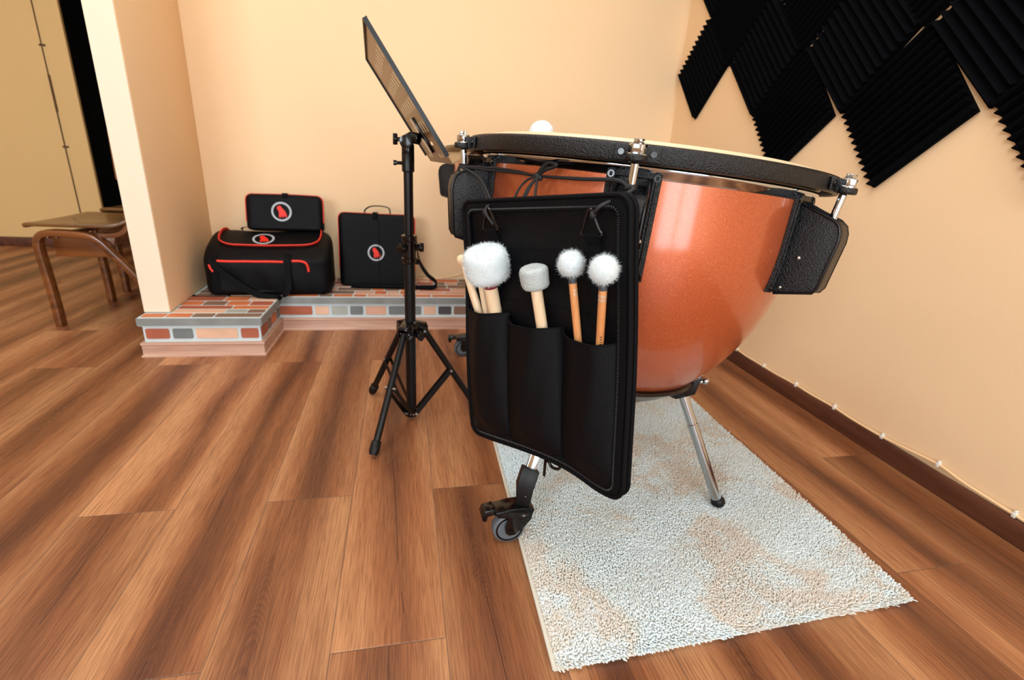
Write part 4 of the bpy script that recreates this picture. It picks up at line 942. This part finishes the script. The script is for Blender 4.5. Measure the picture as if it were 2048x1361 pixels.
for S in ([(-.84, .345), (-.78, .343), (-.70, .341), (-.62, .340), (-.57, .340)], [(-.535, .345), (-.50, .345), (-.478, .335), (-.470, .31), (-.468, .283)], [(-.862, .325), (-.858, .305), (-.850, .285)]):
    pp = [on(treeD, (x, 2.4, z), fr) for x, z in catmull([np.array(q) for q in S], 4)]; mb.tube(pp, .0052, 8)
mb.build('pocket_zip', M['red'], DU)
mb = MB(); pp = [on(treeD, (x, 2.4, z), fr)+np.array([0, -dd_, 0]) for x, z, dd_ in [(-.845, .37, .001), (-.84, .33, .004), (-.80, .27, .012), (-.74, .215, .022)]]
pp += [np.array(XD(-.68, 2.285, .174)), np.array(XD(-.62, 2.270, .166)), np.array(XD(-.58, 2.272, .168)), np.array(XD(-.555, 2.285, .20))]+[on(treeD, (x, 2.4, z), fr)+np.array([0, -dd_, 0]) for x, z, dd_ in [(-.553, .26, .010), (-.552, .32, .004), (-.552, .38, .001)]]
mb.ribbon(catmull(pp, 5), RD @ np.array([.9, 0, .45]), .026, .003); mb.ribbon([on(treeD, (-.552, 2.4, z), fr) for z in np.linspace(.18, .385, 12)], (1, 0, 0), .030, .003); mb.ribbon([on(treeD, (-.845, 2.4, z), fr) for z in np.linspace(.18, .385, 12)], (1, 0, 0), .030, .003)
mb.ribbon([on(treeD, (-.66, 2.4, z), (0, .6, -.8)) for z in (.405, .415)] , (1, 0, 0), .03, .005); mb.build('handle_strap', M['strap'], DU)
mb = MB(); mb.tube([on(treeD, (-.852, 2.4, z), fr) for z in np.linspace(.20, .36, 10)], .003, 6); mb.build('piping', M['strap'], DU)
logo(treeD, XD(-.665, 2.45, .5), RD @ np.array([1, 0, 0]), RD @ np.array([0, 1, 0]), (0, 0.0, -1), .046, DU)
# small case lying upright behind on the duffel
SC = empty('accessory_case', (-.575, 2.52, .42), 'small black case with red zip and gorilla badge, standing behind the duffel lid', 'bag', 'black and red gig bags')
tlt = math.radians(-12); RS = _rz(math.radians(2)) @ _rx(tlt); cS = np.array([-.585, 2.515, .424])
XS = lambda x, y, z: tuple(cS+RS @ np.array([x, y, z]))
mb = MB(); soft_box(mb, (-.168, 0, .0), (.168, .085, .165), .02, .028, X=XS, wob=.0018, seed=9, topround=.022); treeS = bvh(mb); mb.build('body', M['cloth'], SC, smooth=60)
mb = MB(); Zp = [(-.165, .03, .04), (-.166, .03, .12), (-.150, .03, .158), (-.11, .03, .166), (0, .03, .167), (.11, .03, .166), (.150, .03, .158), (.167, .03, .12), (.168, .03, .04)]
cc_ = np.array(XS(0, .03, .06)); pz = []
for q in catmull(Zp, 5):
    p = np.array(XS(*q)); dr_ = cc_-p; dr_ /= np.linalg.norm(dr_); h_ = treeS.ray_cast(Vector(p-dr_*.3), Vector(dr_)); pz.append(np.array(h_[0])-dr_*.001 if h_[0] else p)
mb.ribbon(pz, RS @ np.array([0, 1., 0]), .020, .003); mb.build('zip', M['red'], SC)
mb = MB(); mb.ribbon([XS(-.166, .0, .01), XS(-.182, -.012, .006), XS(-.180, -.02, -.002)], (0, 1, 0), .016, .003); mb.ribbon([XS(.005, -.003, .148), XS(.005, -.004, .166), XS(.005, .012, .170), XS(.005, .03, .1705)], (1, 0, 0), .022, .0025); mb.build('side_tab', M['strap'], SC)
logo(treeS, XS(-.012, 0, .085), RS @ np.array([1, 0, 0]), RS @ np.array([0, 0, 1]), RS @ np.array([0, 1, 0]), .044, SC)
# square bag with handle
SQ = empty('shoulder_bag', (-.18, 2.58, zl), 'square black shoulder bag with red zip edge and gorilla badge, standing behind the music stand', 'bag', 'black and red gig bags')
RQ = _rz(math.radians(-3)) @ _rx(math.radians(-7)); cQ = np.array([-.175, 2.50, zl+.004])
XQ = lambda x, y, z: tuple(cQ+RQ @ np.array([x, y, z]))
mb = MB(); soft_box(mb, (-.182, 0, .0), (.182, .11, .352), .018, .03, X=XQ, wob=.0016, seed=12, topround=.02); treeQ = bvh(mb); mb.build('body', M['cloth'], SQ, smooth=60)
pz = []; cc_ = np.array(XQ(0, .035, .17)); mb = MB()
for q in catmull([(-.183, .035, .08), (-.184, .035, .2), (-.182, .035, .32), (-.17, .035, .35), (-.1, .035, .354), (.1, .035, .354), (.17, .035, .35), (.182, .035, .32), (.184, .035, .2), (.183, .035, .08)], 6):
    p = np.array(XQ(*q)); dr_ = cc_-p; dr_ /= np.linalg.norm(dr_); h_ = treeQ.ray_cast(Vector(p-dr_*.3), Vector(dr_)); pz.append(np.array(h_[0])-dr_*.001 if h_[0] else p)
mb.ribbon(pz, RQ @ np.array([0, 1., 0]), .024, .003); mb.build('zip', M['red'], SQ)
mb = MB(); mb.ribbon(catmull([XQ(-.06, .05, .350), XQ(-.058, .05, .368), XQ(-.03, .05, .386), (XQ(.02, .05, .389)), XQ(.056, .05, .380), XQ(.062, .05, .352)], 6), RQ @ np.array([0, 1, 0]), .018, .005); mb.build('handle', M['strap'], SQ, bevel=.001)
mb = MB(); mb.ribbon([XQ(-.005, -.003, .325), XQ(-.005, -.004, .352), XQ(-.005, .01, .3575), XQ(-.005, .05, .358)], (1, 0, 0), .024, .003)
mb.ribbon(catmull([XQ(.17, .05, .30), XQ(.19, .03, .22), XQ(.206, .0, .13), np.array([.068, 2.47, .235]), np.array([.105, 2.46, .205]), np.array([.112, 2.455, .182]), np.array([.085, 2.46, .168]), np.array([.03, 2.468, .166]), np.array([-.10, 2.478, .166]), np.array([-.30, 2.49, .166])], 7), (0, .8, .5), .026, .004)
mb.box((.03, 2.452, .160), (.10, 2.486, .176)); mb.tube([np.array([-.28, 2.475, .172]), np.array([.02, 2.462, .172])], .0105, 10)
mb.build('shoulder_strap', M['strap'], SQ, bevel=.001)
mb = MB(); mb.tube([XQ(0.01, -.0015+0*z, z) for z in np.linspace(.03, .32, 12)], .0012, 6); mb.build('seam', M['strap'], SQ)
logo(treeQ, XQ(-.004, 0, .165), RQ @ np.array([1, 0, 0]), RQ @ np.array([0, 0, 1]), RQ @ np.array([0, 1, 0]), .040, SQ)

# ------------------------------------------------------------------ bentwood chairs
def make_chair():
    """origin at floor under the front left leg; the chair faces -x; depth axis +y"""
    root = empty('bentwood_chair', (0, 0, 0), '', 'chair', 'bentwood chairs in the next room')
    W = .40
    for y in (.0, W):
        P = [(.0, y, .0), (.0, y, .12), (-.004, y, .26), (-.006, y, .352), (.010, y, .392), (.05, y, .405), (.14, y, .402), (.19, y, .392), (.225, y, .365), (.26, y, .32), (.32, y, .24), (.38, y, .15), (.44, y, .055), (.475, y, .0)]
        mb = MB(); path = catmull(P, 5); path[0] = np.array([0, y, 0]); mb.ribbon(path, (0, 1, 0), .040, .026); mb.build('leg_frame', M['chair_wood'], root, bevel=.004)
    mb = MB(); mb.box((.02, .02, .375), (.055, W-.02, .392)); mb.prism([(.01, .30), (.25, .30), (.27, .395), (.01, .395)], lambda p, q, k: (p*.9+.02, k, q+.0), .03, .045); mb.prism([(.01, .30), (.25, .30), (.27, .395), (.01, .395)], lambda p, q, k: (p*.9+.02, k, q), W-.045, W-.03); mb.build('seat_rail', M['chair_wood'], root, bevel=.003)
    nx, ny = 22, 16; mb = MB(); tp = []; bt = []
    for i in range(nx):
        u = i/(nx-1); x = -.068+u*.41
        for j in range(ny):
            v = j/(ny-1)*2-1; hw = (.205+.012*math.sin(PI*u))*(1-.25*max(0, (.08-u)/.08)**2)*(1-.1*max(0, (u-.85)/.15)**2)
            z = .436-.014*math.sin(PI*min(1, u*1.1))*(1-v*v)-.016*max(0, (.12-u)/.12)**2+.03*max(0, (u-.8)/.2)**2
            tp.append((x, W/2+v*hw, z+.009)); bt.append((x, W/2+v*hw, z-.006))
    n = nx*ny; fs = [(i*ny+j, i*ny+j+1, (i+1)*ny+j+1, (i+1)*ny+j) for i in range(nx-1) for j in range(ny-1)]; fs += [(n+a, n+d, n+c, n+b) for a, b, c, d in fs[:]]
    for i in range(nx-1): fs += [(i*ny, (i+1)*ny, n+(i+1)*ny, n+i*ny), (i*ny+ny-1, n+i*ny+ny-1, n+(i+1)*ny+ny-1, (i+1)*ny+ny-1)]
    for j in range(ny-1): fs += [(j, n+j, n+j+1, j+1), ((nx-1)*ny+j, (nx-1)*ny+j+1, n+(nx-1)*ny+j+1, n+(nx-1)*ny+j)]
    mb.add(tp+bt, fs); mb.build('seat', M['seat_wood'], root, bevel=.003, smooth=50)
    for y in (.03, W-.03):
        mb = MB(); mb.ribbon(catmull([(.20, y, .395), (.28, y, .40), (.322, y, .44), (.335, y, .56), (.342, y, .68), (.348, y, .80)], 5), (0, 1, 0), .032, .020); mb.build('back_post', M['chair_wood'], root, bevel=.003)
    mb = MB(); nz_, ny_ = 10, 14; F_ = []; Bk = []
    for i in range(nz_):
        for j in range(ny_):
            v = j/(ny_-1)*2-1; u = i/(nz_-1); z = .615+.215*u-.012*(v**4)*(2*u-1); x = .340+(z-.6)*.03+.018*(1-v*v)-.004; F_.append((x-.011, W/2+v*.205, z)); Bk.append((x, W/2+v*.205, z))
    n = nz_*ny_; fs = [(i*ny_+j, i*ny_+j+1, (i+1)*ny_+j+1, (i+1)*ny_+j) for i in range(nz_-1) for j in range(ny_-1)]; fs += [(n+a, n+d, n+c, n+b) for a, b, c, d in fs[:]]
    for i in range(nz_-1): fs += [(i*ny_, (i+1)*ny_, n+(i+1)*ny_, n+i*ny_), (i*ny_+ny_-1, n+i*ny_+ny_-1, n+(i+1)*ny_+ny_-1, (i+1)*ny_+ny_-1)]
    for j in range(ny_-1): fs += [(j, n+j, n+j+1, j+1), ((nz_-1)*ny_+j, (nz_-1)*ny_+j+1, n+(nz_-1)*ny_+j+1, n+(nz_-1)*ny_+j)]
    mb.add(F_+Bk, fs); mb.build('backrest', M['chair_wood'], root, bevel=.003, smooth=50)
    return root
ch = make_chair(); ch.location = (-1.512, 2.392, 0); ch['label'] = 'brown bentwood chair with plywood seat, seen side-on left of the wall end'
c2 = ch.copy(); COL.objects.link(c2)
for q in list(ch.children):
    d_ = q.copy(); COL.objects.link(d_); d_.parent = c2
c2.location = (-1.535, 2.985, 0); c2['label'] = 'second bentwood chair almost hidden behind the nearer chair, one foot showing'
